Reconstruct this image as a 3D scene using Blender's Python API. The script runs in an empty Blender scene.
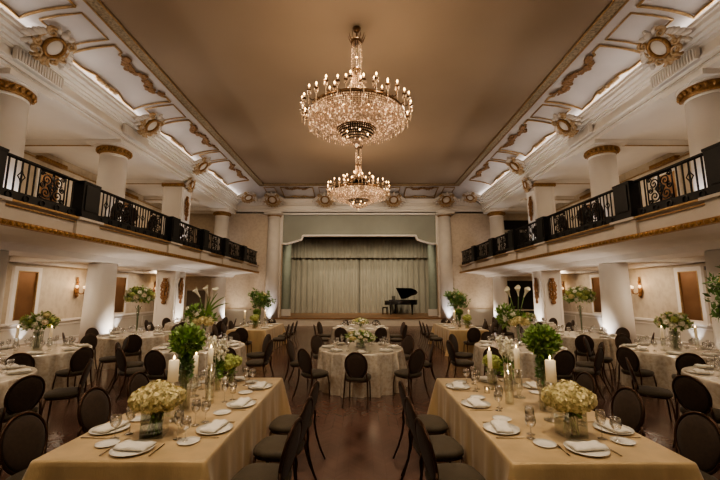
import bpy, math, random
from math import pi, sin, cos, radians as R
from mathutils import Vector, Matrix
rnd = random.Random(7)
S = bpy.context.scene
COL = S.collection
HX = -0.1            # centre line of the hall
YE = 22.0            # end wall

# ------------------------------------------------------------------ mesh builder
class MB:
    def __init__(s): s.v = []; s.f = []; s.sm = []
    def add(s, vs, fs, smooth=False, M=None):
        b = len(s.v)
        if M is not None: vs = [tuple(M @ Vector(p)) for p in vs]
        s.v.extend(vs); s.f.extend([tuple(b+i for i in f) for f in fs]); s.sm.extend([smooth]*len(fs))
        return s
    def box(s, x0, x1, y0, y1, z0, z1, M=None):
        vs = [(x0,y0,z0),(x1,y0,z0),(x1,y1,z0),(x0,y1,z0),(x0,y0,z1),(x1,y0,z1),(x1,y1,z1),(x0,y1,z1)]
        fs = [(0,3,2,1),(4,5,6,7),(0,1,5,4),(1,2,6,5),(2,3,7,6),(3,0,4,7)]
        return s.add(vs, fs, False, M)
    def lathe(s, prof, n=24, c=(0,0,0), M=None, smooth=True, sx=1, sy=1):
        vs = []; fs = []
        for r, z in prof:
            for k in range(n):
                a = 2*pi*k/n; vs.append((c[0]+r*cos(a)*sx, c[1]+r*sin(a)*sy, c[2]+z))
        for i in range(len(prof)-1):
            for k in range(n):
                k2 = (k+1) % n; fs.append((i*n+k, i*n+k2, (i+1)*n+k2, (i+1)*n+k))
        if prof[0][0] > 1e-4: fs.append(tuple(range(n-1,-1,-1)))
        if prof[-1][0] > 1e-4: fs.append(tuple((len(prof)-1)*n+k for k in range(n)))
        return s.add(vs, fs, smooth, M)
    def tube(s, pts, r, n=6, closed=False, M=None, caps=True):
        P = [Vector(p) for p in pts]; m = len(P)
        rr = r if isinstance(r, (list, tuple)) else [r]*m
        vs = []; fs = []; up = None
        for i in range(m):
            if closed: t = P[(i+1) % m]-P[i-1]
            else: t = P[min(i+1,m-1)]-P[max(i-1,0)]
            if t.length < 1e-9: t = Vector((0,0,1))
            t.normalize()
            if up is None:
                up = Vector((0,0,1)) if abs(t.z) < .9 else Vector((1,0,0))
            u = up - t*up.dot(t)
            if u.length < 1e-6: u = t.orthogonal()
            u.normalize(); up = u; w = t.cross(u)
            for k in range(n):
                a = 2*pi*k/n; q = P[i]+(u*cos(a)+w*sin(a))*rr[i]; vs.append(tuple(q))
        for i in range(m if closed else m-1):
            j = (i+1) % m
            for k in range(n):
                k2 = (k+1) % n; fs.append((i*n+k, i*n+k2, j*n+k2, j*n+k))
        if caps and not closed:
            fs.append(tuple(range(n-1,-1,-1))); fs.append(tuple((m-1)*n+k for k in range(n)))
        return s.add(vs, fs, True, M)
    def ell(s, c, r, n=8, m=5, M=None, rot=None):
        vs = []; fs = []
        for i in range(m+1):
            t = pi*i/m
            for k in range(n):
                a = 2*pi*k/n
                p = Vector((r[0]*sin(t)*cos(a), r[1]*sin(t)*sin(a), r[2]*cos(t)))
                if rot is not None: p = rot @ p
                vs.append((c[0]+p.x, c[1]+p.y, c[2]+p.z))
        for i in range(m):
            for k in range(n):
                k2 = (k+1) % n; fs.append((i*n+k, (i+1)*n+k, (i+1)*n+k2, i*n+k2))
        return s.add(vs, fs, True, M)
    def prism(s, poly, y0, y1, M=None, flip=False):       # poly in (x,z), swept along y
        n = len(poly)
        vs = [(x,y0,z) for x,z in poly]+[(x,y1,z) for x,z in poly]
        fs = [(i,(i+1)%n,n+(i+1)%n,n+i) for i in range(n)]+[tuple(range(n-1,-1,-1)), tuple(range(n,2*n))]
        return s.add(vs, fs, False, M)
    def octa(s, c, r, h):
        x,y,z = c
        return s.add([(x+r,y,z),(x,y+r,z),(x-r,y,z),(x,y-r,z),(x,y,z+h),(x,y,z-h)],
                     [(0,1,4),(1,2,4),(2,3,4),(3,0,4),(1,0,5),(2,1,5),(3,2,5),(0,3,5)])
    def mesh(s, name, mat):
        me = bpy.data.meshes.new(name); me.from_pydata(s.v, [], s.f)
        me.polygons.foreach_set('use_smooth', s.sm); me.materials.append(mat); me.update()
        import bmesh as bm_
        b = bm_.new(); b.from_mesh(me); bm_.ops.recalc_face_normals(b, faces=b.faces); b.to_mesh(me); b.free()
        return me
    def build(s, name, mat, parent=None):
        return link(name, s.mesh(name, mat), parent)

def link(name, data, parent=None):
    o = bpy.data.objects.new(name, data); COL.objects.link(o)
    if parent is not None: o.parent = parent
    return o
LABELS = {}
def tag(o, label, cat, group=None, kind=None):
    o['label'] = label; o['category'] = cat
    if group: o['group'] = group
    if kind: o['kind'] = kind
    LABELS.setdefault(label, []).append(o.name)
    return o
def struct(o): o['kind'] = 'structure'; return o
def empty(name, loc, rz=0):
    o = link(name, None); o.location = loc; o.rotation_euler = (0,0,rz); o.empty_display_size = .1; return o
# a prototype is a list of (part name, mesh, index of the part it belongs to or None)
def spawn(name, proto, loc, rz, label, cat, group=None, scale=None):
    if len(proto) == 1:
        r = link(name, proto[0][1]); r.location = loc; r.rotation_euler = (0,0,rz)
    else:
        r = empty(name, loc, rz); made = []
        for nm, me, par in proto:
            made.append(link(nm, me, r if par is None else made[par]))
    if scale: r.scale = scale
    return tag(r, label, cat, group)

# ------------------------------------------------------------------ materials
def mat(name, col, rough=.5, metal=0, var=0, vscale=8, bump=0, bscale=40, sheen=0, coat=0, emit=None, estr=0, spec=None, stretch=None, var_col=None, trans=0, isl=False, glint=0):
    m = bpy.data.materials.new(name); m.use_nodes = True; nt = m.node_tree; b = nt.nodes['Principled BSDF']
    b.inputs['Base Color'].default_value = (*col, 1); b.inputs['Roughness'].default_value = rough; b.inputs['Metallic'].default_value = metal
    b.inputs['Sheen Weight'].default_value = sheen; b.inputs['Coat Weight'].default_value = coat
    if trans: b.inputs['Transmission Weight'].default_value = trans
    if spec is not None: b.inputs['Specular IOR Level'].default_value = spec
    if emit: b.inputs['Emission Color'].default_value = (*emit,1); b.inputs['Emission Strength'].default_value = estr
    if var or bump:
        tc = nt.nodes.new('ShaderNodeTexCoord'); mp = nt.nodes.new('ShaderNodeMapping')
        nt.links.new(tc.outputs['Object'], mp.inputs['Vector'])
        if stretch: mp.inputs['Scale'].default_value = stretch
    if var:
        n = nt.nodes.new('ShaderNodeTexNoise'); n.inputs['Scale'].default_value = vscale; n.inputs['Detail'].default_value = 4
        nt.links.new(mp.outputs['Vector'], n.inputs['Vector'])
        r = nt.nodes.new('ShaderNodeValToRGB'); r.color_ramp.elements[0].position = .35; r.color_ramp.elements[1].position = .65
        c2 = var_col or tuple(c*(1-var) for c in col)
        r.color_ramp.elements[0].color = (*c2,1); r.color_ramp.elements[1].color = (*col,1)
        if isl:
            gm = nt.nodes.new('ShaderNodeNewGeometry'); nt.links.new(gm.outputs['Random Per Island'], r.inputs['Fac']); r.color_ramp.elements[0].position = .05; r.color_ramp.elements[1].position = .95
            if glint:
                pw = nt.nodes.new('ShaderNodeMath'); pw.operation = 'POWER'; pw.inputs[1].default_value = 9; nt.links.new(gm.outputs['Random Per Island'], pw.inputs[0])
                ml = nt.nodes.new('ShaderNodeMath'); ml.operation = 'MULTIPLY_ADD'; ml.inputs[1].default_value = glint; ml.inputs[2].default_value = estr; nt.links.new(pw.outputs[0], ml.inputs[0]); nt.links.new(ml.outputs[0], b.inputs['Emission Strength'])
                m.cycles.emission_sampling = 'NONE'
        else: nt.links.new(n.outputs['Fac'], r.inputs['Fac'])
        nt.links.new(r.outputs['Color'], b.inputs['Base Color'])
    if bump:
        n2 = nt.nodes.new('ShaderNodeTexNoise'); n2.inputs['Scale'].default_value = bscale; n2.inputs['Detail'].default_value = 3
        nt.links.new(mp.outputs['Vector'], n2.inputs['Vector'])
        bp = nt.nodes.new('ShaderNodeBump'); bp.inputs['Strength'].default_value = bump; bp.inputs['Distance'].default_value = .02
        nt.links.new(n2.outputs['Fac'], bp.inputs['Height']); nt.links.new(bp.outputs['Normal'], b.inputs['Normal'])
    return m
def emis(name, col, st):
    m = bpy.data.materials.new(name); m.use_nodes = True; nt = m.node_tree; nt.nodes.clear()
    o = nt.nodes.new('ShaderNodeOutputMaterial'); e = nt.nodes.new('ShaderNodeEmission')
    e.inputs[0].default_value = (*col,1); e.inputs[1].default_value = st; nt.links.new(e.outputs[0], o.inputs[0])
    m.cycles.emission_sampling = 'NONE'; return m
def glassy(name, col=(1,1,1), refl=.12, rough=.03, edge=.6):
    m = bpy.data.materials.new(name); m.use_nodes = True; nt = m.node_tree; nt.nodes.clear()
    o = nt.nodes.new('ShaderNodeOutputMaterial'); t = nt.nodes.new('ShaderNodeBsdfTransparent'); g = nt.nodes.new('ShaderNodeBsdfGlossy')
    t.inputs[0].default_value = (*col,1); g.inputs['Roughness'].default_value = rough
    lw = nt.nodes.new('ShaderNodeLayerWeight'); lw.inputs[0].default_value = .35
    mr = nt.nodes.new('ShaderNodeMapRange'); mr.inputs['To Min'].default_value = refl; mr.inputs['To Max'].default_value = edge
    nt.links.new(lw.outputs['Facing'], mr.inputs['Value'])
    mx = nt.nodes.new('ShaderNodeMixShader'); nt.links.new(mr.outputs[0], mx.inputs[0])
    nt.links.new(t.outputs[0], mx.inputs[1]); nt.links.new(g.outputs[0], mx.inputs[2]); nt.links.new(mx.outputs[0], o.inputs[0])
    return m
def damask(name, c1, c2, scale, rough, sheen=0, metal=0, mapscale=(1,1,1), bump=0):
    m = bpy.data.materials.new(name); m.use_nodes = True; nt = m.node_tree; b = nt.nodes['Principled BSDF']
    tc = nt.nodes.new('ShaderNodeTexCoord'); mp = nt.nodes.new('ShaderNodeMapping'); mp.inputs['Scale'].default_value = mapscale
    v = nt.nodes.new('ShaderNodeTexVoronoi'); v.inputs['Scale'].default_value = scale; v.feature = 'SMOOTH_F1'
    n = nt.nodes.new('ShaderNodeTexNoise'); n.inputs['Scale'].default_value = scale*1.7; n.inputs['Detail'].default_value = 5
    nt.links.new(tc.outputs['Object'], mp.inputs[0]); nt.links.new(mp.outputs[0], v.inputs['Vector']); nt.links.new(mp.outputs[0], n.inputs['Vector'])
    a = nt.nodes.new('ShaderNodeMath'); a.operation = 'MULTIPLY_ADD'; a.inputs[1].default_value = .6
    nt.links.new(v.outputs['Distance'], a.inputs[0]); nt.links.new(n.outputs['Fac'], a.inputs[2])
    r = nt.nodes.new('ShaderNodeValToRGB'); r.color_ramp.elements[0].position = .55; r.color_ramp.elements[1].position = .85
    r.color_ramp.elements[0].color = (*c1,1); r.color_ramp.elements[1].color = (*c2,1)
    nt.links.new(a.outputs[0], r.inputs[0]); nt.links.new(r.outputs[0], b.inputs['Base Color'])
    b.inputs['Roughness'].default_value = rough; b.inputs['Sheen Weight'].default_value = sheen; b.inputs['Metallic'].default_value = metal
    if bump:
        bp = nt.nodes.new('ShaderNodeBump'); bp.inputs['Strength'].default_value = bump; bp.inputs['Distance'].default_value = .01
        nt.links.new(a.outputs[0], bp.inputs['Height']); nt.links.new(bp.outputs[0], b.inputs['Normal'])
    return m
def floor_mat():
    m = bpy.data.materials.new('chevron_parquet'); m.use_nodes = True; nt = m.node_tree; b = nt.nodes['Principled BSDF']; N = nt.nodes; L = nt.links
    tc = N.new('ShaderNodeTexCoord'); sp = N.new('ShaderNodeSeparateXYZ'); L.new(tc.outputs['Object'], sp.inputs[0])
    def mth(op, a, bb=None, c=None):
        n = N.new('ShaderNodeMath'); n.operation = op
        for i, q in enumerate((a, bb, c)):
            if q is None: continue
            if isinstance(q, (int, float)): n.inputs[i].default_value = q
            else: L.new(q, n.inputs[i])
        return n.outputs[0]
    W = .27; P = .05
    u = mth('DIVIDE', sp.outputs['X'], W); uf = mth('FRACT', u); ui = mth('FLOOR', u)
    tri = mth('ABSOLUTE', mth('SUBTRACT', uf, .5))
    v = mth('DIVIDE', mth('ADD', sp.outputs['Y'], mth('MULTIPLY', tri, W)), P); vi = mth('FLOOR', v); vf = mth('FRACT', v)
    half = mth('GREATER_THAN', uf, .5)
    cmb = N.new('ShaderNodeCombineXYZ'); L.new(mth('MULTIPLY_ADD', ui, 2, half), cmb.inputs[0]); L.new(vi, cmb.inputs[1])
    wn = N.new('ShaderNodeTexWhiteNoise'); wn.noise_dimensions = '2D'; L.new(cmb.outputs[0], wn.inputs['Vector'])
    nz = N.new('ShaderNodeTexNoise'); nz.inputs['Scale'].default_value = 9; nz.inputs['Detail'].default_value = 6; L.new(tc.outputs['Object'], nz.inputs['Vector'])
    f = mth('ADD', mth('MULTIPLY', wn.outputs['Value'], .7), mth('MULTIPLY', nz.outputs['Fac'], .4))
    r = N.new('ShaderNodeValToRGB'); r.color_ramp.elements[0].color = (.126,.068,.051,1); r.color_ramp.elements[1].color = (.140,.076,.057,1); L.new(f, r.inputs[0])
    ln = mth('LESS_THAN', mth('MINIMUM', vf, mth('MULTIPLY', mth('MINIMUM', tri, mth('SUBTRACT', .5, tri)), 6)), .05)
    mx = N.new('ShaderNodeMix'); mx.data_type = 'RGBA'; L.new(ln, mx.inputs[0]); L.new(r.outputs[0], mx.inputs[6]); mx.inputs[7].default_value = (.115,.061,.046,1)
    L.new(mx.outputs[2], b.inputs['Base Color'])
    L.new(mth('MULTIPLY_ADD', wn.outputs['Value'], .08, .19), b.inputs['Roughness'])
    bp = N.new('ShaderNodeBump'); bp.inputs['Strength'].default_value = .06; bp.inputs['Distance'].default_value = .004; L.new(f, bp.inputs['Height']); L.new(bp.outputs[0], b.inputs['Normal'])
    return m
M_ = {}
M_['floor'] = floor_mat()
M_['plaster'] = mat('cream_plaster', (.66,.6,.53), .6, var=.06, vscale=3)
M_['white'] = mat('white_paint', (.80,.75,.68), .5, var=.03, vscale=2)
M_['cove'] = mat('cove_plaster', (.6,.56,.54), .7, var=.06, vscale=2)
M_['ceil'] = mat('brown_ceiling', (.345,.265,.195), .75, var=.05, vscale=.6)
M_['paper'] = damask('damask_wallpaper', (.50,.42,.32), (.58,.5,.39), 5, .65, mapscale=(1,1,.7))
M_['endwall'] = damask('end_wallpaper', (.56,.46,.35), (.63,.53,.41), 7, .6)
M_['dado'] = mat('dado_paint', (.62,.57,.48), .5, var=.05, vscale=3)
M_['gold'] = mat('gilt', (.44,.25,.10), .45, .65, var=.45, vscale=25, bump=.5, bscale=60)
M_['giltline'] = mat('gilt_line', (.50,.33,.16), .45, .5, var=.3, vscale=12)
M_['band'] = mat('carved_band', (.46,.37,.25), .55, .25, var=.55, vscale=18, bump=1, bscale=45)
M_['cartouche'] = mat('antique_ivory_gilt', (.58,.45,.30), .5, .2, var=.5, vscale=14, bump=.6, bscale=40, var_col=(.42,.26,.11))
M_['bronze'] = mat('bronze', (.36,.18,.075), .45, .5, var=.5, vscale=22, bump=.5, bscale=50)
M_['iron'] = mat('black_iron', (.012,.011,.011), .45, .3, var=.3, vscale=20)
M_['darkmetal'] = mat('bronze_tube', (.10,.055,.035), .28, .8, var=.3, vscale=15)
M_['uphol'] = mat('brown_upholstery', (.054,.031,.018), .75, sheen=.08, var=.3, vscale=40, bump=.2, bscale=300)
M_['seatfab'] = mat('olive_brown_seat', (.064,.046,.025), .7, sheen=.1, var=.25, vscale=50, bump=.2, bscale=300)
M_['goldcloth'] = mat('gold_taffeta', (.60,.43,.225), .36, .15, var=.2, vscale=6, sheen=.3, bump=.12, bscale=120, stretch=(1,1,.3))
M_['silver'] = damask('silver_damask_cloth', (.64,.56,.45), (.80,.72,.60), 15, .27, sheen=.05, metal=.45, bump=.05)
M_['china'] = mat('white_china', (.78,.74,.66), .2, coat=.3, var=.02, vscale=5)
M_['napkin'] = mat('napkin_linen', (.76,.71,.62), .8, var=.06, vscale=20, bump=.3, bscale=200)
M_['steel'] = mat('flatware', (.55,.5,.43), .22, 1, var=.1, vscale=20)
M_['glass'] = glassy('clear_glass', (1,1,1), .22, .03, .9)
M_['vase'] = glassy('vase_glass', (.97,.98,.96), .10, .02, .6)
M_['water'] = glassy('vase_water', (.95,.97,.93), .04, .05, .25)
M_['wax'] = mat('candle_wax', (.85,.78,.62), .5, emit=(1,.65,.3), estr=.12, var=.04, vscale=10)
M_['garl'] = mat('gilt_garland', (.33,.185,.085), .5, .35, var=.4, vscale=22)
M_['flame'] = emis('flame', (1,.62,.24), 22)
M_['bulb'] = emis('candle_bulb', (1,.58,.24), 16)
M_['wick'] = mat('wick', (.02,.015,.01), .9, var=.1)
M_['hyd'] = mat('cream_hydrangea', (.84,.70,.37), .6, var=.25, vscale=14, var_col=(.42,.36,.14), sheen=.2, isl=True)
M_['hydgreen'] = mat('lime_hydrangea', (.56,.62,.20), .6, var=.5, vscale=14, isl=True)
M_['petal'] = mat('white_petal', (.88,.84,.70), .55, var=.25, vscale=12, isl=True)
M_['pink'] = mat('blush_petal', (.80,.70,.52), .55, var=.25, vscale=12, isl=True)
M_['leaf'] = mat('green_leaf', (.27,.45,.10), .4, var=.65, vscale=9, isl=True)
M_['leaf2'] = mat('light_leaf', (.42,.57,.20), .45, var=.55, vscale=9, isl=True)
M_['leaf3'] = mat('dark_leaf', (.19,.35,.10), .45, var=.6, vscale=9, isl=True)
M_['stem'] = mat('green_stem', (.12,.2,.05), .5, var=.3, vscale=20)
M_['curtain'] = mat('stage_drape', (.38,.355,.28), .7, sheen=.4, var=.12, vscale=3, stretch=(6,6,.4))
M_['valance'] = mat('valance_paint', (.30,.305,.255), .65, var=.06, vscale=1.5)
M_['legs'] = mat('side_drape', (.33,.36,.29), .7, var=.1, vscale=4)
M_['stagewood'] = mat('stage_boards', (.34,.18,.085), .4, var=.25, vscale=4, stretch=(1,8,1))
M_['stagefront'] = mat('stage_front', (.60,.53,.43), .5, var=.05, vscale=4)
M_['piano'] = mat('black_lacquer', (.008,.007,.007), .15, coat=.6, var=.1, vscale=5)
M_['ivory'] = mat('piano_keys', (.75,.72,.62), .3, var=.03)
M_['mirror'] = mat('amber_mirror', (.30,.16,.08), .42, .7, var=.2, vscale=1.5)
M_['doorwood'] = mat('dark_door', (.07,.05,.035), .4, var=.3, vscale=5, stretch=(8,8,.6))
M_['greydoor'] = mat('grey_door', (.17,.14,.11), .5, var=.15, vscale=5)
M_['dark'] = mat('dark_passage', (.02,.018,.016), .8, var=.1)
M_['crystal'] = mat('crystal', (.80,.62,.42), .12, .15, emit=(1,.64,.38), estr=.10, var=.5, vscale=60, var_col=(.42,.27,.17), isl=True, glint=1.6)  # glow and random glints of the crystals are put in as emission
M_['chbrass'] = mat('chandelier_brass', (.16,.09,.045), .35, .8, var=.3, vscale=12)
M_['chcandle'] = mat('candle_sleeve', (.75,.62,.42), .5, emit=(1,.6,.3), estr=.5, var=.05)
M_['shade'] = mat('sconce_glass', (.9,.75,.55), .4, emit=(1,.62,.32), estr=1.6, var=.05)
M_['slab'] = mat('balcony_floor', (.12,.09,.07), .7, var=.2, vscale=4)

# ------------------------------------------------------------------ room shell
def X(a): return HX+a
fl = MB().box(X(-11.4), X(11.4), -4.2, 22.2, -.2, 0).build('floor', M_['floor']); struct(fl)
for sd, nm in ((-1,'left'),(1,'right')):
    w = MB(); a, b = sorted((X(sd*11.1), X(sd*11.35)))
    w.box(a, b, -4.2, 22.2, 0, 7.2); struct(w.build('wall_'+nm, M_['paper']))
    d = MB(); a, b = sorted((X(sd*11.1), X(sd*11.075)))
    d.box(a, b, -4, 22, 0, .86); struct(d.build('trim_1' if sd < 0 else 'trim_2', M_['dado']))
    t = MB(); a, b = sorted((X(sd*11.1), X(sd*11.03)))
    t.box(a, b, -4, 22, .86, .94)
    a2, b2 = sorted((X(sd*11.1), X(sd*11.05)))
    for k in range(9):
        y0 = -3.4+k*2.8
        for yy0, yy1, z0, z1 in ((y0,y0+2.4,.74,.77),(y0,y0+2.4,.24,.27),(y0,y0+.03,.24,.77),(y0+2.37,y0+2.4,.24,.77)):
            t.box(a2, b2, yy0, yy1, z0, z1)
    struct(t.build('trim_3' if sd < 0 else 'trim_4', M_['white']))
    t = MB(); t.box(a2, b2, -4, 22, 0, .16); struct(t.build('baseboard_'+nm, M_['white']))
struct(MB().box(X(-11.4), X(11.4), -4.2, -4, 0, 8.2).build('wall_front', M_['paper']))
OPL, OPR, OPT = -4.70, 4.70, 6.70
w = MB()
w.box(X(-11.4), X(OPL), YE, YE+.3, 0, 8.2); w.box(X(OPR), X(11.4), YE, YE+.3, 0, 8.2)
w.box(X(OPL), X(OPR), YE, YE+.3, OPT, 8.2); struct(w.build('wall_back', M_['endwall']))
t = MB()
for a, b in ((-11.1,-5.62),(5.62,11.1)):
    t.box(X(a), X(b), YE-.03, YE, 0, .86); t.box(X(a), X(b), YE-.07, YE, .86, .94); t.box(X(a), X(b), YE-.06, YE, 0, .16)
struct(t.build('trim_5', M_['dado']))

# flat ceiling, cove, cornice
CB, CW, ZB, CR = 7.25, 1.85, 7.50, .47
YB = YE-.35
c = MB().box(X(-(CB-CW)-.02), X(CB-CW+.02), -4, YB-CW+.02, ZB+CR+.001, ZB+CR+.15); struct(c.build('ceiling', M_['ceil']))
def cv(side, t, ph, off=0.0):
    """point on the cove: side L/R/E, t along it, ph 0..pi/2 up the curve, off = distance in front of it"""
    d = CW*(1-cos(ph)); z = ZB+CR*sin(ph)
    nx, nz = cos(ph)/CW, -sin(ph)/CR*1.0
    nx, nz = cos(ph)*CR, -sin(ph)*CW
    l = math.hypot(nx, nz); nx /= l; nz /= l
    d += nx*off; z += nz*off
    if side == 'L': return (X(-CB+d), t, z)
    if side == 'R': return (X(CB-d), t, z)
    return (X(t), YB-d, z)
NS = 12
cvm = MB()
for side in 'LR':
    vs = []; fs = []
    for i in range(NS+1):
        ph = pi/2*i/NS; d = CW*(1-cos(ph))
        for k in range(2): vs.append(cv(side, (-4, YB-d)[k], ph))
    for i in range(NS): fs.append((2*i,2*i+1,2*i+3,2*i+2))
    cvm.add(vs, fs, True)
vs = []; fs = []
for i in range(NS+1):
    ph = pi/2*i/NS; d = CW*(1-cos(ph))
    vs += [cv('E', -CB+d, ph), cv('E', CB-d, ph)]
for i in range(NS): fs.append((2*i,2*i+1,2*i+3,2*i+2))
cvm.add(vs, fs, True)
struct(cvm.build('ceiling_cove', M_['cove']))
# roof closing above the cove so no light leaks
struct(MB().box(X(-11.4), X(11.4), -4.2, 22.3, 8.2, 8.3).build('ceiling_slab', M_['dark']))
# entablature (x measured from the hall centre, outward positive)
ent = [(7.62,6.75),(7.62,6.84),(7.55,6.84),(7.55,6.94),(7.46,6.94),(7.46,7.0),(7.53,7.01),(7.53,7.20),(7.45,7.21),(7.45,7.25),(7.36,7.25),(7.36,7.30),(7.24,7.30),(7.24,7.36),(7.12,7.36),(7.12,7.45),(7.07,7.46),(7.07,7.53),(7.17,7.53),(7.2,7.47),(7.32,7.44),(8.6,7.44),(8.6,6.75)]
for sd, nm in ((-1,'trim_6'),(1,'trim_7')):
    m = MB(); m.prism([(X(sd*x), z) for x, z in ent], -4, YE); struct(m.build(nm, M_['white']))
m = MB()
endp = [(YE-(8-0)*0-(7.62-x if False else 0), z) for x, z in ent]
ep = [(YE-(7.6-x)-0.02 if x < 7.7 else YE+.1, z) for x, z in ent]
n = len(ep)
vs = [(X(-7.6), y, z) for y, z in ep]+[(X(7.6), y, z) for y, z in ep]
m.add(vs, [(i,(i+1)%n,n+(i+1)%n,n+i) for i in range(n)]+[tuple(range(n-1,-1,-1)), tuple(range(n,2*n))])
struct(m.build('trim_8', M_['white']))
# gilt lines along the entablature
m = MB()
for sd in (-1,1):
    m.box(*sorted((X(sd*7.54),X(sd*7.5))), -4, YE-.05, 6.985, 7.0); m.box(*sorted((X(sd*7.60),X(sd*7.55))), -4, YE-.05, 6.845, 6.86)
    m.box(*sorted((X(sd*8.68),X(sd*8.6))), -4, YE-.02, 6.80, 6.83)
m.box(X(-7.5), X(7.5), YE-.12, YE-.06, 6.985, 7.0)
struct(m.build('trim_9', M_['giltline']))
# carved band round the flat ceiling
m = MB()
e = CB-CW; zt = ZB+CR
for a, b, th in ((e-.02,e+.26,.035),):
    for sd in (-1,1): m.box(*sorted((X(sd*a),X(sd*b))), -4, YB-CW+.26, zt-th, zt+.0)
    m.box(X(-e+.02), X(e-.02), YB-CW-.02, YB-CW+.26, zt-th, zt)
struct(m.build('trim_10', M_['band']))
m = MB()
for a in (e-.02, e+.26):
    p = [(X(-a), -4, zt-.045), (X(-a), YB-CW+(a-e), zt-.045), (X(a), YB-CW+(a-e), zt-.045), (X(a), -4, zt-.045)]
    for q in range(3): m.tube([p[q], p[q+1]], .022, 6)
struct(m.build('trim_11', M_['giltline']))

# balcony slabs (both sides)
slab = [(6.15,3.10),(6.9,3.05),(7.45,2.97),(7.6,2.83),(8.6,2.83),(8.64,3.05),(10.85,3.05),(10.85,2.87),(11.1,2.87),(11.1,3.45),(6.33,3.45),(6.33,3.54),(6.07,3.54),(6.07,3.50),(6.15,3.47)]
for sd, nm in ((-1,'balcony_left_slab'),(1,'balcony_right_slab')):
    m = MB(); m.prism([(X(sd*x), z) for x, z in slab], -4, YE); struct(m.build(nm, M_['plaster']))
    m = MB()
    m.box(*sorted((X(sd*6.04),X(sd*6.16))), -4, YE, 3.07, 3.17)
    for k in range(160):
        y = .5+k*.135
        m.ell((X(sd*6.04), y, 3.12), (.03,.055,.045), 6, 4)
    struct(m.build('trim_12' if sd < 0 else 'trim_13', M_['gold']))
    m = MB()
    m.box(*sorted((X(sd*6.03),X(sd*6.1))), -4, YE, 3.505, 3.54); m.box(*sorted((X(sd*6.1),X(sd*6.2))), -4, YE, 3.43, 3.455)
    struct(m.build('trim_14' if sd < 0 else 'trim_15', M_['giltline']))
    # cross beams of the two aisle ceilings
    m = MB()
    for y in (4.0, 7.9, 11.6, 15.8, 18.6, 21.2):
        m.box(*sorted((X(sd*8.6),X(sd*11.1))), y-.25, y+.25, 2.87, 3.06)
        m.box(*sorted((X(sd*8.5),X(sd*11.1))), y-.28, y+.28, 6.62, 6.9)
    struct(m.build('trim_16' if sd < 0 else 'trim_17', M_['white']))
    m = MB()
    for y in (4.0, 7.9, 11.6, 15.8, 18.6, 21.2):
        m.box(*sorted((X(sd*8.6),X(sd*11.08))), y-.30, y-.28, 6.63, 6.66)
    m.box(*sorted((X(sd*11.03),X(sd*11.1))), -4, YE, 6.5, 6.53)
    struct(m.build('trim_18' if sd < 0 else 'trim_19', M_['giltline']))
    m = MB(); m.box(*sorted((X(sd*8.55),X(sd*11.3))), -4, YE, 6.85, 7.0); struct(m.build('ceiling_left_aisle' if sd < 0 else 'ceiling_right_aisle', M_['white']))
    # pedestals projecting under the railing posts
    m = MB()
    for y in (5.85, 8.15, 12.0, 14.4, 16.7, 19.4):
        m.box(*sorted((X(sd*6.08),X(sd*6.3))), y-.34, y+.34, 3.17, 3.5)
        m.box(*sorted((X(sd*6.0),X(sd*6.3))), y-.37, y+.37, 3.49, 3.545)
    struct(m.build('trim_20' if sd < 0 else 'trim_21', M_['plaster']))

# columns
def column(x, y, z0, z1, gilt, sd):
    base = MB(); base.box(-.5,.5,-.5,.5,0,.12); base.lathe([(.5,.12),(.52,.16),(.5,.2),(.45,.22),(.47,.26),(.42,.3)], 32)
    h = z1-z0
    sh = MB().lathe([(.42,.29),(.415,h*.4),(.385,h-.42 if gilt else h-.02)], 40)
    o = struct(sh.build('column', M_['white'])); o.location = (x,y,z0)
    base.build('column_base', M_['white'], o)
    if gilt:
        cp = MB().lathe([(.385,h-.44),(.40,h-.42),(.40,h-.40),(.39,h-.38)], 40)
        cp.lathe([(.39,h-.2),(.5,h-.14),(.53,h-.12)], 40); cp.box(-.55,.55,-.55,.55,h-.12,h+.005)
        cp.build('abacus', M_['white'], o)
        g = MB().lathe([(.392,h-.38),(.43,h-.34),(.41,h-.3),(.45,h-.24),(.5,h-.19),(.46,h-.16)], 40)
        for k in range(22):
            a = 2*pi*k/22; g.ell((.47*cos(a), .47*sin(a), h-.25), (.05,.05,.07), 6, 4)
        g.build('capital', M_['gold'], o)
    return o
for sd in (-1,1):
    for y in (4.0, 7.9, 11.6, 21.15):
        column(X(sd*8.1), y, 0, 2.835, False, sd); column(X(sd*8.1), y, 3.45, 6.755, True, sd)

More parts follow.
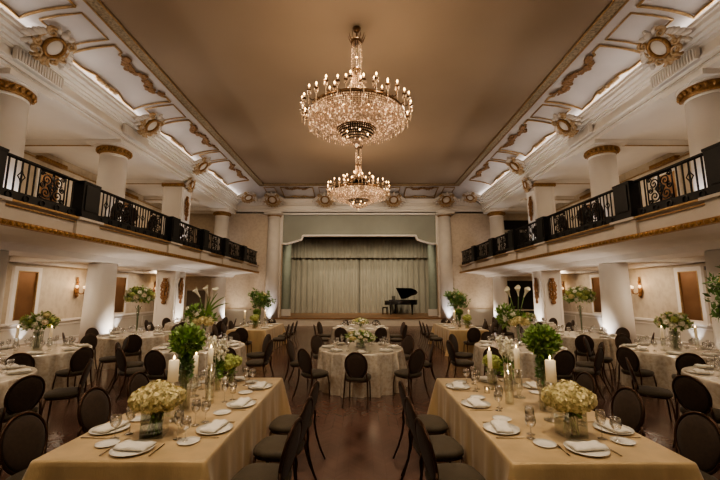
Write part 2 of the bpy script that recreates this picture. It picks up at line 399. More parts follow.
# ornaments
def spiral(c, r, turns, a0, hand, ax, ay, n=22, depth=(0,0,0)):
    out = []
    for i in range(n):
        t = i/(n-1); a = a0+hand*turns*2*pi*t; rr = r*(1-t*.88)
        p = Vector(c)+Vector(ax)*(rr*cos(a))+Vector(ay)*(rr*sin(a))+Vector(depth)*t
        out.append(tuple(p))
    return out
def cartouche_meshes():
    # faces +Y-local front = -Y ; drawn in the XZ plane, about 1 unit high
    f = MB(); wg = MB()
    for k in range(2):
        hnd = 1 if k else -1
        for (cx, cz, r, a0) in ((.25,.30,.13,pi/2),(.24,-.34,.17,-pi/2),(.12,-.46,.09,-pi/2),(.34,-.12,.10,0)):
            pts = spiral((hnd*cx,-.04,cz), r, 1.4, a0 if hnd > 0 else pi-a0, -hnd, (1,0,0), (0,0,1)); f.tube(pts, [.045-.028*i/len(pts) for i in range(len(pts))], 6)
        for q in range(7):
            t = q/6; wg.ell((hnd*(.22+.36*t),-.01,.18-.34*t+.12*sin(3*t)), (.13,.05,.075), 8, 5, rot=Matrix.Rotation(-hnd*(.9-1.5*t),3,'Y'))
        for q in range(4):
            t = q/3; wg.ell((hnd*(.30+.20*t),-.015,-.02-.30*t), (.10,.045,.06), 8, 5, rot=Matrix.Rotation(hnd*(.3+.8*t),3,'Y'))
        if k: f.tube([(-.3,-.03,.3),(-.37,-.03,.0),(-.26,-.03,-.34),(0,-.03,-.46),(.26,-.03,-.34),(.37,-.03,0),(.3,-.03,.3)], .03, 6)
        wg.ell((hnd*.17,-.02,.44), (.12,.05,.07), 8, 5, rot=Matrix.Rotation(-hnd*.8,3,'Y'))
    gr = MB(); gr.tube([(.21*cos(a),-.07,.28*sin(a)) for a in [2*pi*i/24 for i in range(24)]], .042, 8, closed=True)
    wg.ell((0,-.04,.42),(.11,.06,.12)); f.ell((0,-.05,-.42),(.07,.05,.13)); wg.ell((0,-.03,.54),(.05,.04,.09))
    c = MB().ell((0,-.03,0),(.20,.07,.27),16,8)
    pl = MB(); n=20
    pl.lathe([(0,0),(.40,0),(.40,.03),(0,.03)], n, M=Matrix.Rotation(pi/2,4,'X'), sy=1.15)
    return [('gilt_ring', gr.mesh('cartouche_ring', M_['gold']), None), ('scrollwork', f.mesh('cartouche_scrollwork', M_['cartouche']), None), ('leaf_wings', wg.mesh('cartouche_wings', M_['plaster']), None), ('shield', c.mesh('cartouche_shield', M_['plaster']), None), ('backing_plate', pl.mesh('cartouche_backing', M_['plaster']), None)]
P_cart = cartouche_meshes()
def ornament_mesh():
    f = MB()
    for i in range(13):
        t = i/12; z = .5-t; wv = .10+.16*sin(pi*min(1,t*1.15))*(1 if i % 3 else .5)
        for h in (-1,1):
            f.ell((h*wv*.8,-.03,z), (.10,.035,.045), 7, 5, rot=Matrix.Rotation(h*(.8 if i%2 else -.3),3,'Y'))
        f.ell((0,-.045,z),(.07,.04,.06),7,5)
    for h in (-1,1):
        f.tube(spiral((h*.16,-.03,.2),.12,1.3,0 if h>0 else pi,h,(1,0,0),(0,0,1)),.03,6)
        f.tube(spiral((h*.14,-.03,-.22),.10,1.3,0 if h>0 else pi,-h,(1,0,0),(0,0,1)),.03,6)
    f.ell((.03,-.07,.12),(.11,.06,.15)); f.ell((-.02,-.06,-.1),(.09,.05,.13))
    return f.mesh('relief', M_['bronze'])
ORN = ornament_mesh()
ordn = ['first','second','third','fourth','fifth','sixth','seventh','eighth','ninth','tenth']
def orient(o, loc, out, up=(0,0,1), sc=(1,1,1)):
    """local -Y looks along out, local Z along up"""
    y = -Vector(out).normalized(); z = Vector(up); z = (z-y*z.dot(y)).normalized(); x = y.cross(z)
    Mx = Matrix((x,y,z)).transposed().to_4x4(); Mx.translation = Vector(loc); o.matrix_world = Mx @ Matrix.Diagonal((*sc,1))
# square piers with lit inner face and reliefs
for sd, nm in ((-1,'left'),(1,'right')):
    for lev, z0, z1 in (('lower',0,2.835),('upper',3.45,6.755)):
        x0, x1 = sorted((X(sd*7.68), X(sd*8.5))); y0, y1 = 15.4, 16.25
        m = MB().box(x0, x1, y0, y1, z0, z1); m.box(x0-.11, x1+.11, y0-.11, y1+.11, z0, z0+.2)
        xi = X(sd*7.68)
        for fz in ((z0+.35, z1-.35),):
            for a, b in ((y0+.08,y0+.11),(y1-.11,y1-.08)): m.box(*sorted((xi, xi-sd*.02)), a, b, *fz)
            m.box(*sorted((xi, xi-sd*.02)), y0+.08, y1-.08, fz[0], fz[0]+.03); m.box(*sorted((xi, xi-sd*.02)), y0+.08, y1-.08, fz[1]-.03, fz[1])
            for a, b in ((x0+.08,x0+.11),(x1-.11,x1-.08)): m.box(a, b, y0-.02, y0, *fz)
        o = struct(m.build('pillar', M_['white']))
        cpm = MB().box(x0-.06, x1+.06, y0-.06, y1+.06, z1-.26, z1-.12); (cpm.build('capital', M_['gold'], o) if lev == 'upper' else None)
        r = link('relief_ornament', ORN); orient(r, (xi-sd*.04, (y0+y1)/2, z0+ (2.0 if lev=='lower' else 2.15)), (-sd,0,0), sc=(.62,.6,1.0))
        tag(r, f'bronze scrollwork relief on hall face of {lev} square pier at {nm}', 'wall ornament', 'bronze reliefs on the piers')
        if lev == 'lower':
            r = link('relief_ornament', ORN); orient(r, ((x0+x1)/2, y0-.035, 1.98), (0,-1,0), sc=(.62,.6,.98))
            tag(r, f'bronze scrollwork relief on front face of lower {nm} square pier', 'wall ornament', 'bronze reliefs on the piers')
CY = (3.7, 7.55, 11.45, 15.4)
for sd, nm in ((-1,'left'),(1,'right')):
    for i, y in enumerate(CY[1:]):
        o = empty('cartouche', (0,0,0))
        for n_, me, _ in P_cart: link(n_, me, o)
        orient(o, (X(sd*6.9), y, 7.45), (-sd*.75,0,-.66), sc=(.95,1.3,.82))
        tag(o, f'ivory and gilt cartouche on {nm} cornice, {ordn[i]} from the camera', 'ornament', 'cartouches along the cornice')
    o = empty('cartouche', (0,0,0))
    for n_, me, _ in P_cart: link(n_, me, o)
    orient(o, (X(sd*6.55), YB-.7, 7.5), (-sd*.5,-.5,-.8), sc=(1.0,1,.7))
    tag(o, f'ivory and gilt cartouche in far {nm} corner of the cove', 'ornament', 'cartouches along the cornice')
    for i, y in enumerate((7.9,11.6,15.8)):
        o = empty('cartouche', (0,0,0))
        if i == 2:
            for n_, me, _ in P_cart: link(n_, me, o)
            orient(o, (X(sd*7.53), y, 6.70), (-sd,0,-.2), sc=(.6,1.2,.6)); tag(o, f'small gilt cartouche topping the {nm} square pier', 'ornament', 'cartouches along the cornice')
        else: bpy.data.objects.remove(o)
        # plaque over each column
        if i == 2: continue
        m = MB(); m.box(-.05,.05,-.62,.62,-.15,.15)
        for k in range(17): m.box(-.085,.03,-.6+k*.072,-.565+k*.072,-.13,.13)
        p = link('dentil_plaque', m.mesh('dentil_plaque', M_['white'])); p.location = (X(sd*7.44), y, 7.09); p.rotation_euler = (0,0,0 if sd > 0 else pi)
        tag(p, f'fluted cream plaque on {nm} frieze above the {"square pier" if i == 2 else ordn[i]+" column"}', 'ornament', 'fluted frieze plaques')
EX = (-5.2, -2.05, 2.05, 5.2)
for i, x in enumerate(EX):
    o = empty('cartouche', (0,0,0))
    for n_, me, _ in P_cart: link(n_, me, o)
    orient(o, (X(x), YB-.36, 7.45), (0,-.75,-.66), sc=(1.15,1.2,.85))
    tag(o, f'ivory and gilt cartouche above the stage, {ordn[i]} from the left', 'ornament', 'cartouches along the cornice')

# gilt panel mouldings and garlands on the cove
def cove_bay(side, t0, t1, m, garl, hold):
    def line(pts, r=.03): m.tube([cv(side, t, ph, .045) for t, ph in pts], r, 5)
    lo, hi = .36, 1.27
    inv = lambda s: lo+(hi-lo)*s
    L = t1-t0
    line([(t0, inv(i/10)) for i in range(11)]); line([(t1, inv(i/10)) for i in range(11)])
    line([(t0+L*u, lo+.11*sin(pi*u)*(1+.5*cos(6*pi*u))) for u in [i/24 for i in range(25)]], .036)
    line([(t0, hi), (t0+L*.1, hi)]); line([(t1-L*.1, hi), (t1, hi)])
    line([(t0+L*.1, hi), (t0+L*.13, hi-.06), (t0+L*.2, hi-.03)]); line([(t1-L*.1, hi), (t1-L*.13, hi-.06), (t1-L*.2, hi-.03)])
    for k in range(34):
        u = k/33; t = t0+L*(.17+.66*u); ph = hi-.02-.11*abs(sin(pi*2*u))*(.6+.4*sin(9*u))
        for q in range(2):
            p = cv(side, t+rnd.uniform(-.06,.06), ph+rnd.uniform(-.05,.05), .07)
            garl.ell(p, (rnd.uniform(.04,.10), rnd.uniform(.05,.11), .035), 6, 4)
    for dt in (-.32,-.18,0,.18,.32):
        garl2 = cv(side, (t0+t1)/2+dt, lo+.10, .08); hold.ell(garl2, (.08,.11,.06), 7, 5)
def cove_rib(side, t, m, w=.42):
    lo, hi = .66, 1.26
    pts = [(t-w, lo),(t-w,(lo+hi)/2),(t-w, hi),(t+w, hi),(t+w,(lo+hi)/2),(t+w, lo),(t-w,lo)]
    m.tube([cv(side, a, b, .035) for a, b in pts], .024, 5)
for side, nm in (('L','left'),('R','right')):
    for i in range(4):
        t0 = (CY[i]+.62) if i < 4 else 0; t1 = (CY[i+1]-.62) if i < 3 else 19.0
        o = empty('cove_panel', cv(side, (t0+t1)/2, .2)); mi = Matrix.Translation(-o.location)
        m, g, h = MB(), MB(), MB(); cove_bay(side, t0, t1, m, g, h)
        for b_ in (m,g,h): b_.v = [tuple(Vector(p)-o.location) for p in b_.v]
        m.build('gilt_frame', M_['giltline'], o); g.build('garland', M_['garl'], o); h.build('centre_ornament', M_['cartouche'], o)
        tag(o, f'gilt scroll frame with bronze garland on {nm} ceiling cove, {ordn[i]} bay', 'ceiling moulding', 'gilt cove panels')
    for i, y in enumerate(CY[1:]):
        m = MB(); cove_rib(side, y, m); loc = Vector(cv(side, y, .7)); m.v = [tuple(Vector(p)-loc) for p in m.v]
        o = m.build('rib_panel', M_['giltline']); o.location = loc
        tag(o, f'slim gilt rectangle across {nm} cove above the {ordn[i]} cartouche', 'ceiling moulding', 'slim gilt rib frames')
for i, (a, b) in enumerate(((-4.55,-2.7),(-1.4,1.4),(2.7,4.55))):
    o = empty('cove_panel', cv('E', (a+b)/2, .2)); m, g, h = MB(), MB(), MB(); cove_bay('E', a, b, m, g, h)
    for b_ in (m,g,h): b_.v = [tuple(Vector(p)-o.location) for p in b_.v]
    m.build('gilt_frame', M_['giltline'], o); g.build('garland', M_['garl'], o); h.build('centre_ornament', M_['cartouche'], o)
    tag(o, f'gilt scroll frame with bronze garland on cove over the stage, {ordn[i]} from left', 'ceiling moulding', 'gilt cove panels')
for i, x in enumerate(EX):
    m = MB(); cove_rib('E', x, m, .3); loc = Vector(cv('E', x, .7)); m.v = [tuple(Vector(p)-loc) for p in m.v]
    o = m.build('rib_panel', M_['giltline']); o.location = loc
    tag(o, f'slim gilt rectangle on stage-end cove above cartouche, {ordn[i]} from left', 'ceiling moulding', 'slim gilt rib frames')

# ------------------------------------------------------------------ stage
SZ = .47
m = MB().box(X(-4.95), X(4.95), YE-.35, 27.6, .0, SZ-.06); struct(m.build('stage_wall', M_['stagefront']))
m = MB().box(X(-5.0), X(5.0), YE-.40, 27.6, SZ-.06, SZ); struct(m.build('stage_floor', M_['stagewood']))
m = MB(); m.box(X(-5.6), X(-5.4), YE+.3, 27.6, 0, 7.5); m.box(X(5.4), X(5.6), YE+.3, 27.6, 0, 7.5); m.box(X(-5.6), X(5.6), 27.6, 27.8, 0, 7.5); m.box(X(-5.6), X(5.6), YE+.3, 27.8, 7.5, 7.6)
struct(m.build('wall_stage', M_['valance']))
# engaged columns beside the stage
for sd in (-1,1):
    sh = MB().lathe([(.40,.25),(.40,2.5),(.36,6.45)], 36); o = struct(sh.build('column', M_['plaster'])); o.location = (X(sd*5.2), YE-.05, 0)
    b = MB().box(-.47,.47,-.47,.2,0,.14); b.lathe([(.46,.14),(.48,.18),(.42,.26)], 36); b.build('column_base', M_['white'], o)
    b = MB().lathe([(.37,6.42),(.39,6.45),(.37,6.5),(.46,6.6),(.48,6.62)], 36); b.box(-.52,.52,-.52,.1,6.62,6.76); b.build('capital', M_['plaster'], o)
    b = MB().lathe([(.375,6.5),(.40,6.52),(.44,6.57),(.43,6.6)], 36); b.build('gilt_ring', M_['gold'], o)
    p = MB(); p.box(*sorted((X(sd*4.72),X(sd*5.0))), YE-.06, YE+.02, 0, 6.75); struct(p.build('trim_22' if sd < 0 else 'trim_23', M_['plaster']))
# proscenium trim and valance
def vz(x):
    a = abs(x)
    if a < 3.45: return 5.37
    if a < 3.53: return 5.37-.24*(a-3.45)/.08
    if a < 4.4: return 5.13-.27*((a-3.53)/.87)**.9
    return 4.86
xs = [-4.7+9.4*i/240 for i in range(241)]
m = MB(); vs = []; fs = []
for x in xs: vs += [(X(x), YE+.12, vz(x)), (X(x), YE+.12, OPT), (X(x), YE+.2, vz(x)), (X(x), YE+.2, OPT)]
for i in range(240):
    a = 4*i; fs += [(a,a+4,a+5,a+1),(a+2,a+3,a+7,a+6),(a,a+2,a+6,a+4)]
m.add(vs, fs); o = m.build('stage_valance', M_['valance'])
tr = MB(); tr.tube([(X(x), YE+.08, vz(x)) for x in xs], .075, 6)
tr.build('white_border', M_['white'], o)['label'] = 'white stepped lower border'
tag(o, 'plain grey-green stage valance board with a white stepped lower border', 'valance')
m = MB(); m.box(X(-4.78), X(-4.68), YE-.04, YE+.1, 4.85, OPT+.02); m.box(X(4.68), X(4.78), YE-.04, YE+.1, 4.85, OPT+.02); m.box(X(-4.78), X(4.78), YE-.04, YE+.1, OPT-.03, OPT+.07)
struct(m.build('trim_24', M_['white']))
def drape(x0, x1, y, z0, z1, pitch, amp, name, material, nz=6, seed=1):
    r_ = random.Random(seed); n = int((x1-x0)/pitch*8); m = MB(); vs = []; fs = []; ph = 0; phs = []
    for i in range(n+1): phs.append(ph); ph += 2*pi/8*r_.uniform(.7,1.3)
    for j in range(nz+1):
        z = z1+(z0-z1)*j/nz; a = amp*(.55+.45*j/nz)
        for i in range(n+1): vs.append((x0+(x1-x0)*i/n, y+a*sin(phs[i])+.02*sin(phs[i]*.37+z), z))
    for j in range(nz):
        for i in range(n): a = j*(n+1)+i; fs.append((a,a+1,a+n+2,a+n+1))
    return m.add(vs, fs, True)
cur = empty('stage_curtain', (X(0), 26.6, SZ)); 
for nm, d, mt in (('curtain_panel', drape(-5.2,-.02,0,.01,5.3,.40,.14,'',None,seed=2), 'curtain'), ('curtain_panel', drape(.02,5.2,0,.01,5.3,.40,.14,'',None,seed=3), 'curtain'), ('pelmet', drape(-5.2,5.2,-.28,3.95,5.3,.26,.05,'',None,3,4), 'curtain')):
    d.build(nm, M_[mt], cur)
tag(cur, 'olive grey pleated stage curtain with gathered pelmet, drawn closed', 'curtain')
for sd, nm in ((-1,'left'),(1,'right')):
    a, b = sorted((X(sd*4.55), X(sd*5.35)))
    o = drape(a, b, 24.2, SZ+.01, 6.2, .5, .05, '', None, seed=6).build('side_curtain', M_['legs']); tag(o, f'flat grey-green side drape at {nm} edge of the stage', 'curtain', 'stage side drapes')
    m = MB().box(*sorted((X(sd*4.35),X(sd*4.95))), 23.4, 23.5, SZ, SZ+.42); o = m.build('stage_block', M_['white']); tag(o, f'low white panel standing at {nm} front edge of the stage', 'panel', 'white stage panels')

# grand piano (seen from the keyboard side, keyboard to the left)
def piano():
    o = empty('grand_piano', (X(2.95), 25.3, SZ))
    # plan: keyboard along local Y at x=-.85, tail to +X
    pl = [(-.75,-.72),(-.35,-.74),(.1,-.74),(.75,-.70),(1.02,-.45),(1.05,-.15),(.9,.1),(.55,.25),(.3,.45),(.0,.68),(-.4,.74),(-.75,.72)]
    def slabm(z0, z1, pts=pl):
        m = MB(); n = len(pts); m.add([(x,y,z0) for x,y in pts]+[(x,y,z1) for x,y in pts], [(i,(i+1)%n,n+(i+1)%n,n+i) for i in range(n)]+[tuple(range(n-1,-1,-1)),tuple(range(n,2*n))]); return m
    b = slabm(.66,.98); b.box(-1.05,-.74,-.74,.74,.64,.74); b.box(-1.05,-.74,-.74,-.66,.66,.92); b.box(-1.05,-.74,.66,.74,.66,.92); b.build('body', M_['piano'], o)
    k = MB().box(-1.04,-.86,-.62,.62,.745,.77); k.build('keyboard', M_['ivory'], o)
    for x, y in ((-.68,-.6),(-.68,.6),(.75,-.4)):
        l = MB().lathe([(.045,0),(.05,.04),(.035,.08),(.05,.35),(.075,.6),(.085,.66)], 10, c=(x,y,0)); l.build('leg', M_['piano'], o)
    # lid hinged on the far long side (y=+), raised
    lid = MB(); pts = [(-.3,-.74)]+pl[2:10]+[(-.3,.72)]; A = R(30); vs = []
    for x, y in pts:
        d = .74-y; vs.append((x, .74-d*cos(A), 1.0+d*sin(A)))
    # raise so the highest edge sits over the tail
    n = len(pts); vs2 = [(x,y,z+.025) for x,y,z in vs]
    lid.add(vs+vs2, [(i,(i+1)%n,n+(i+1)%n,n+i) for i in range(n)]+[tuple(range(n-1,-1,-1)),tuple(range(n,2*n))])
    li = lid.build('lid', M_['piano'], o)
    MB().tube([(.2,-.6,.98),(.25,-.42,1.5)],.012,6).build('prop_stick', M_['piano'], o)
    MB().box(-.66,-.63,-.35,.35,.98,1.22).build('music_desk', M_['piano'], o)
    ly = MB(); ly.tube([(-.55,-.06,.66),(-.55,-.06,.1)],.015,6); ly.tube([(-.55,.06,.66),(-.55,.06,.1)],.015,6); ly.box(-.62,-.48,-.1,.1,.06,.12); ly.build('pedal_lyre', M_['piano'], o)
    o.rotation_euler = (0,0,R(-22))
    tag(o, 'black grand piano with raised lid on the stage before the curtain', 'piano')
    return o
piano()
o = empty('piano_bench', (X(1.72), 25.2, SZ))
m = MB().box(-.18,.18,-.35,.35,.42,.5); m.build('bench_seat', M_['piano'], o)
for x in (-.14,.14):
    for y in (-.3,.3): MB().lathe([(.018,0),(.028,.2),(.03,.43)], 8, c=(x,y,0)).build('leg', M_['piano'], o)
tag(o, 'black piano bench on the stage beside the grand piano', 'bench')

# ------------------------------------------------------------------ wall fittings
def wall_mirror(sd, y, z0, z1, label, w=.74, head=False):
    o = empty('wall_mirror', (X(sd*11.1), y, 0)); s_ = -sd
    fr = MB()
    for a, b in ((-w/2-.14,-w/2),(w/2,w/2+.14)): fr.box(*sorted((0,s_*.09)), a, b, z0-.1, z1+.14)
    fr.box(*sorted((0,s_*.09)), -w/2, w/2, z1, z1+.14); fr.box(*sorted((0,s_*.09)), -w/2, w/2, z0-.1, z0); fr.box(*sorted((0,s_*.14)), -w/2-.18, w/2+.18, z0-.14, z0-.1)
    fr.build('mirror_frame', M_['white'], o)
    ln = MB()
    for a, b in ((-w/2,-w/2+.03),(w/2-.03,w/2)): ln.box(*sorted((s_*.05,s_*.1)), a, b, z0, z1)
    ln.box(*sorted((s_*.05,s_*.1)), -w/2, w/2, z1-.03, z1); ln.build('gilt_inner_border', M_['giltline'], o)
    MB().box(*sorted((s_*.01,s_*.05)), -w/2+.005, w/2-.005, z0+.005, z1-.005).build('mirror_glass', M_['mirror'], o)
    if head:
        h = MB().box(*sorted((0,s_*.2)), -.56, .56, z1+.36, z1+.48)
        for k in range(11): h.box(*sorted((s_*.18,s_*.22)), -.53+k*.1, -.47+k*.1, z1+.37, z1+.47)
        h.build('gilt_hood', M_['gold'], o)
    tag(o, label, 'mirror', 'tall framed wall mirrors'); return o
for sd, nm in ((-1,'left'),(1,'right')):
    wall_mirror(sd, 12.25, 1.02, 2.62, f'tall brown-tinted mirror in white frame on lower {nm} wall, first before the column')
    wall_mirror(sd, 17.0, 1.02, 2.62, f'tall brown-tinted mirror in white frame on lower {nm} wall, behind the column')
    wall_mirror(sd, 12.6, 4.45, 6.12, f'tall mirror with gilt hood on {nm} balcony wall, nearer one', head=True)
    wall_mirror(sd, 17.0, 4.45, 6.12, f'tall mirror with gilt hood on {nm} balcony wall, farther one', head=True)
def sconce_proto():
    bk = MB(); bk.lathe([(0,-.3),(.03,-.28),(.07,-.2),(.1,-.1),(.11,0),(.09,.1),(.05,.16),(.045,.34),(.06,.42),(.05,.5),(.0,.54)], 12, sy=.35)
    for k in range(5): bk.ell((0,-.03,-.2+k*.13),(.09-.012*k,.04,.07),7,5)
    ms = [('backplate', bk.mesh('sconce_backplate', M_['bronze']), None)]
    for k, (dx, dz) in enumerate(((-.24,.05),(0,.02),(.24,.05))):
        dy = -.18 if k != 1 else -.3
        a = MB().tube([(0,-.03,-.05),(dx*.4,dy*.5,-.14),(dx*.8,dy*.9,-.12),(dx,dy,-.02),(dx,dy,dz)], .016, 6); a.lathe([(.0,0),(.045,.01),(.05,.03),(.02,.035)], 10, c=(dx,dy,dz))
        ms.append(('arm', a.mesh('sconce_arm', M_['bronze']), None)); ai = len(ms)-1
        s_ = MB().lathe([(.018,.03),(.038,.06),(.05,.10),(.046,.13),(.034,.145)], 12, c=(dx,dy,dz)); ms.append(('glass_shade', s_.mesh('sconce_shade', M_['shade']), ai))
    return ms
P_sc = sconce_proto()
for sd, nm in ((-1,'left'),(1,'right')):
    for y, w in ((14.45,'between mirror and column'),(19.9,'near the square pier')):
        spawn('wall_sconce', P_sc, (X(sd*11.05), y, 2.0), pi/2*(-sd) if False else (R(90) if sd < 0 else R(-90)), f'bronze three-light wall sconce on {nm} wall, {w}', 'wall lamp', 'bronze wall sconces')

# doors in the end wall
def door(nm, xa, xb, z0, z1, m_, y=YE):
    o = MB().box(X(xa), X(xb), y-.05, y-.01, z0, z1).build(nm, m_); struct(o)
    f = MB(); f.box(X(xa-.12), X(xa), y-.09, y-.01, z0, z1+.12); f.box(X(xb), X(xb+.12), y-.09, y-.01, z0, z1+.12); f.box(X(xa), X(xb), y-.09, y-.01, z1, z1+.12)
    f.build('door_frame', M_['dado'], o)
    p = MB()
    for a, b in ((z0+.2, z0+.95),(z0+1.1, z1-.2)):
        for c0, c1 in ((xa+.12,(xa+xb)/2-.06),((xa+xb)/2+.06,xb-.12)): p.box(X(c0), X(c1), y-.062, y-.05, a, b)
    p.build('door_panel', m_, o); MB().ell((X((xa+xb)/2+.05), y-.1, z0+1.0),(.03,.04,.03)).build('door_handle', M_['gold'], o)
door('door_1', -10.25, -9.15, 0, 2.05, M_['greydoor'])
door('door_2', 8.75, 10.45, 0, 2.62, M_['dark'])
o = MB().box(X(8.75), X(10.6), YE-.05, YE-.01, 3.45, 6.3).build('door_3', M_['dark']); struct(o)
f = MB(); f.box(X(8.7), X(10.65), YE-.1, YE-.04, 5.55, 5.7); f.box(X(8.65), X(8.75), YE-.1, YE-.01, 3.45, 6.4); f.box(X(10.6), X(10.7), YE-.1, YE-.01, 3.45, 6.4); f.build('door_frame', M_['dado'], o)
o = MB().box(X(11.04), X(11.09), 10.75, 11.6, 0.05, 2.62).build('door_4', M_['doorwood']); struct(o)
f = MB(); f.box(X(11.0), X(11.09), 10.63, 10.75, 0, 2.74); f.box(X(11.0), X(11.09), 10.75, 11.6, 2.62, 2.74); f.build('door_frame', M_['doorwood'], o)

# ------------------------------------------------------------------ balcony railings
RX = 6.2; RZ0, RZ1 = 3.545, 4.37
def scroll_panel(m, w=.62, h=.56, z0=.2):
    # in YZ plane, centred on y=0, bottom at z0
    T = lambda pts, r=.014: m.tube([(0,y,z0+z) for y, z in pts], r, 5)
    for hnd in (-1,1):
        def sp(cy, cz, r, a0, hand, turns=1.5):
            return [(p[1], p[2]) for p in spiral((0,hnd*cy,cz), r, turns, a0 if hnd > 0 else pi-a0, hand*hnd, (0,1,0), (0,0,1), 20)]
        T(sp(.14,.14,.12,pi,1)); T(sp(.14,.40,.11,pi,-1)); T(sp(.24,.28,.07,pi/2,1)); T(sp(.06,.27,.06,0,1,1.2)); T(sp(.25,.06,.05,pi,1,1.2)); T(sp(.25,.5,.05,pi,-1,1.2))
        T([(hnd*w/2,0),(hnd*w/2,h)], .014)
        T([(0,0),(hnd*.03,.16),(hnd*.10,.27),(hnd*.02,.4),(0,h)], .016)
    T([(-w/2,0),(w/2,0)]); T([(-w/2,h),(w/2,h)]); T([(.05*cos(a),.28+.08*sin(a)) for a in [2*pi*i/14 for i in range(15)]])
SCROLL = None
def bal_mesh():
    return MB().box(-.011,.011,-.011,.011,.18,.79).mesh('baluster', M_['iron'])
BAL = bal_mesh()
m = MB(); scroll_panel(m); SCROLL = m.mesh('scroll_panel', M_['iron'])
m = MB(); 
for s1 in (-1,1): m.tube([(0,0,.33),(0,s1*.02,.42),(0,s1*.075,.49),(0,s1*.02,.56),(0,0,.65)], .011, 5)
m.box(-.011,.011,-.011,.011,.18,.79); DIAM = m.mesh('diamond_baluster', M_['iron'])
POSTM = MB().box(-.12,.12,-.25,.25,0,.80).box(-.135,.135,-.262,.262,.80,.845).box(-.14,.14,-.262,.262,0,.1).box(-.14,-.12,-.19,.19,.18,.76).mesh('post', M_['iron'])
secs = [(-1.9,1.4,[]),(1.95,5.55,[2.9,4.4]),(6.13,7.87,[7.22]),(8.43,11.72,[9.45,11.0]),(12.28,14.12,[13.2]),(14.68,16.42,[15.55]),(16.98,19.12,[18.05]),(19.68,21.98,[20.8])]
for sd, nm in ((-1,'left'),(1,'right')):
    for i, (y0, y1, scs) in enumerate(secs):
        if i < 2: continue
        o = empty('balcony_railing', (X(sd*RX), (y0+y1)/2, RZ0), 0 if sd > 0 else pi); L = (y1-y0)/2
        flip = 1 if sd > 0 else -1
        tr = MB().tube([(0,-L,.80),(0,L,.80)], .028, 8); tr.box(-.035,.035,-L,L,.805,.83); tr.build('handrail', M_['iron'], o)
        br = MB().box(-.025,.025,-L,L,.0,.03); br.box(-.018,.018,-L,L,.16,.19); br.box(-.02,.02,-L,L,.03,.16)
        k = int(2*L/.34)
        for q in range(k):
            yy = -L+(q+.5)*2*L/k; br.tube([(0-.03,yy+.06*cos(a),.09+.06*sin(a)) for a in [2*pi*z/12 for z in range(12)]], .012, 4, closed=True)
        br.build('bottom_band', M_['iron'], o)
        n = int(2*L/.125)
        loc_sc = [(s_-(y0+y1)/2)*flip for s_ in scs]
        for q in range(1, n):
            yy = -L+2*L*q/n
            if any(abs(yy-s_) < .32 for s_ in loc_sc): continue
            dm = any(.60 < abs(yy-s_) <= .725 for s_ in loc_sc)
            b = link('baluster', DIAM if dm else BAL, o); b.location = (0,yy,0)
        for s_ in loc_sc:
            b = link('scroll_panel', SCROLL, o); b.location = (0,s_,0)
        tag(o, f'black iron balusters and scroll panel railing on {nm} balcony, {ordn[i-2]} section', 'railing', 'balcony railing sections')
    for i, y in enumerate((5.85, 8.15, 12.0, 14.4, 16.7, 19.4)):
        o = link('railing_post', POSTM); o.location = (X(sd*RX), y, RZ0); o.rotation_euler = (0,0,0 if sd > 0 else pi)
        tag(o, f'solid black railing pedestal on {nm} balcony, {ordn[i]} from the camera', 'railing post', 'balcony railing pedestals')

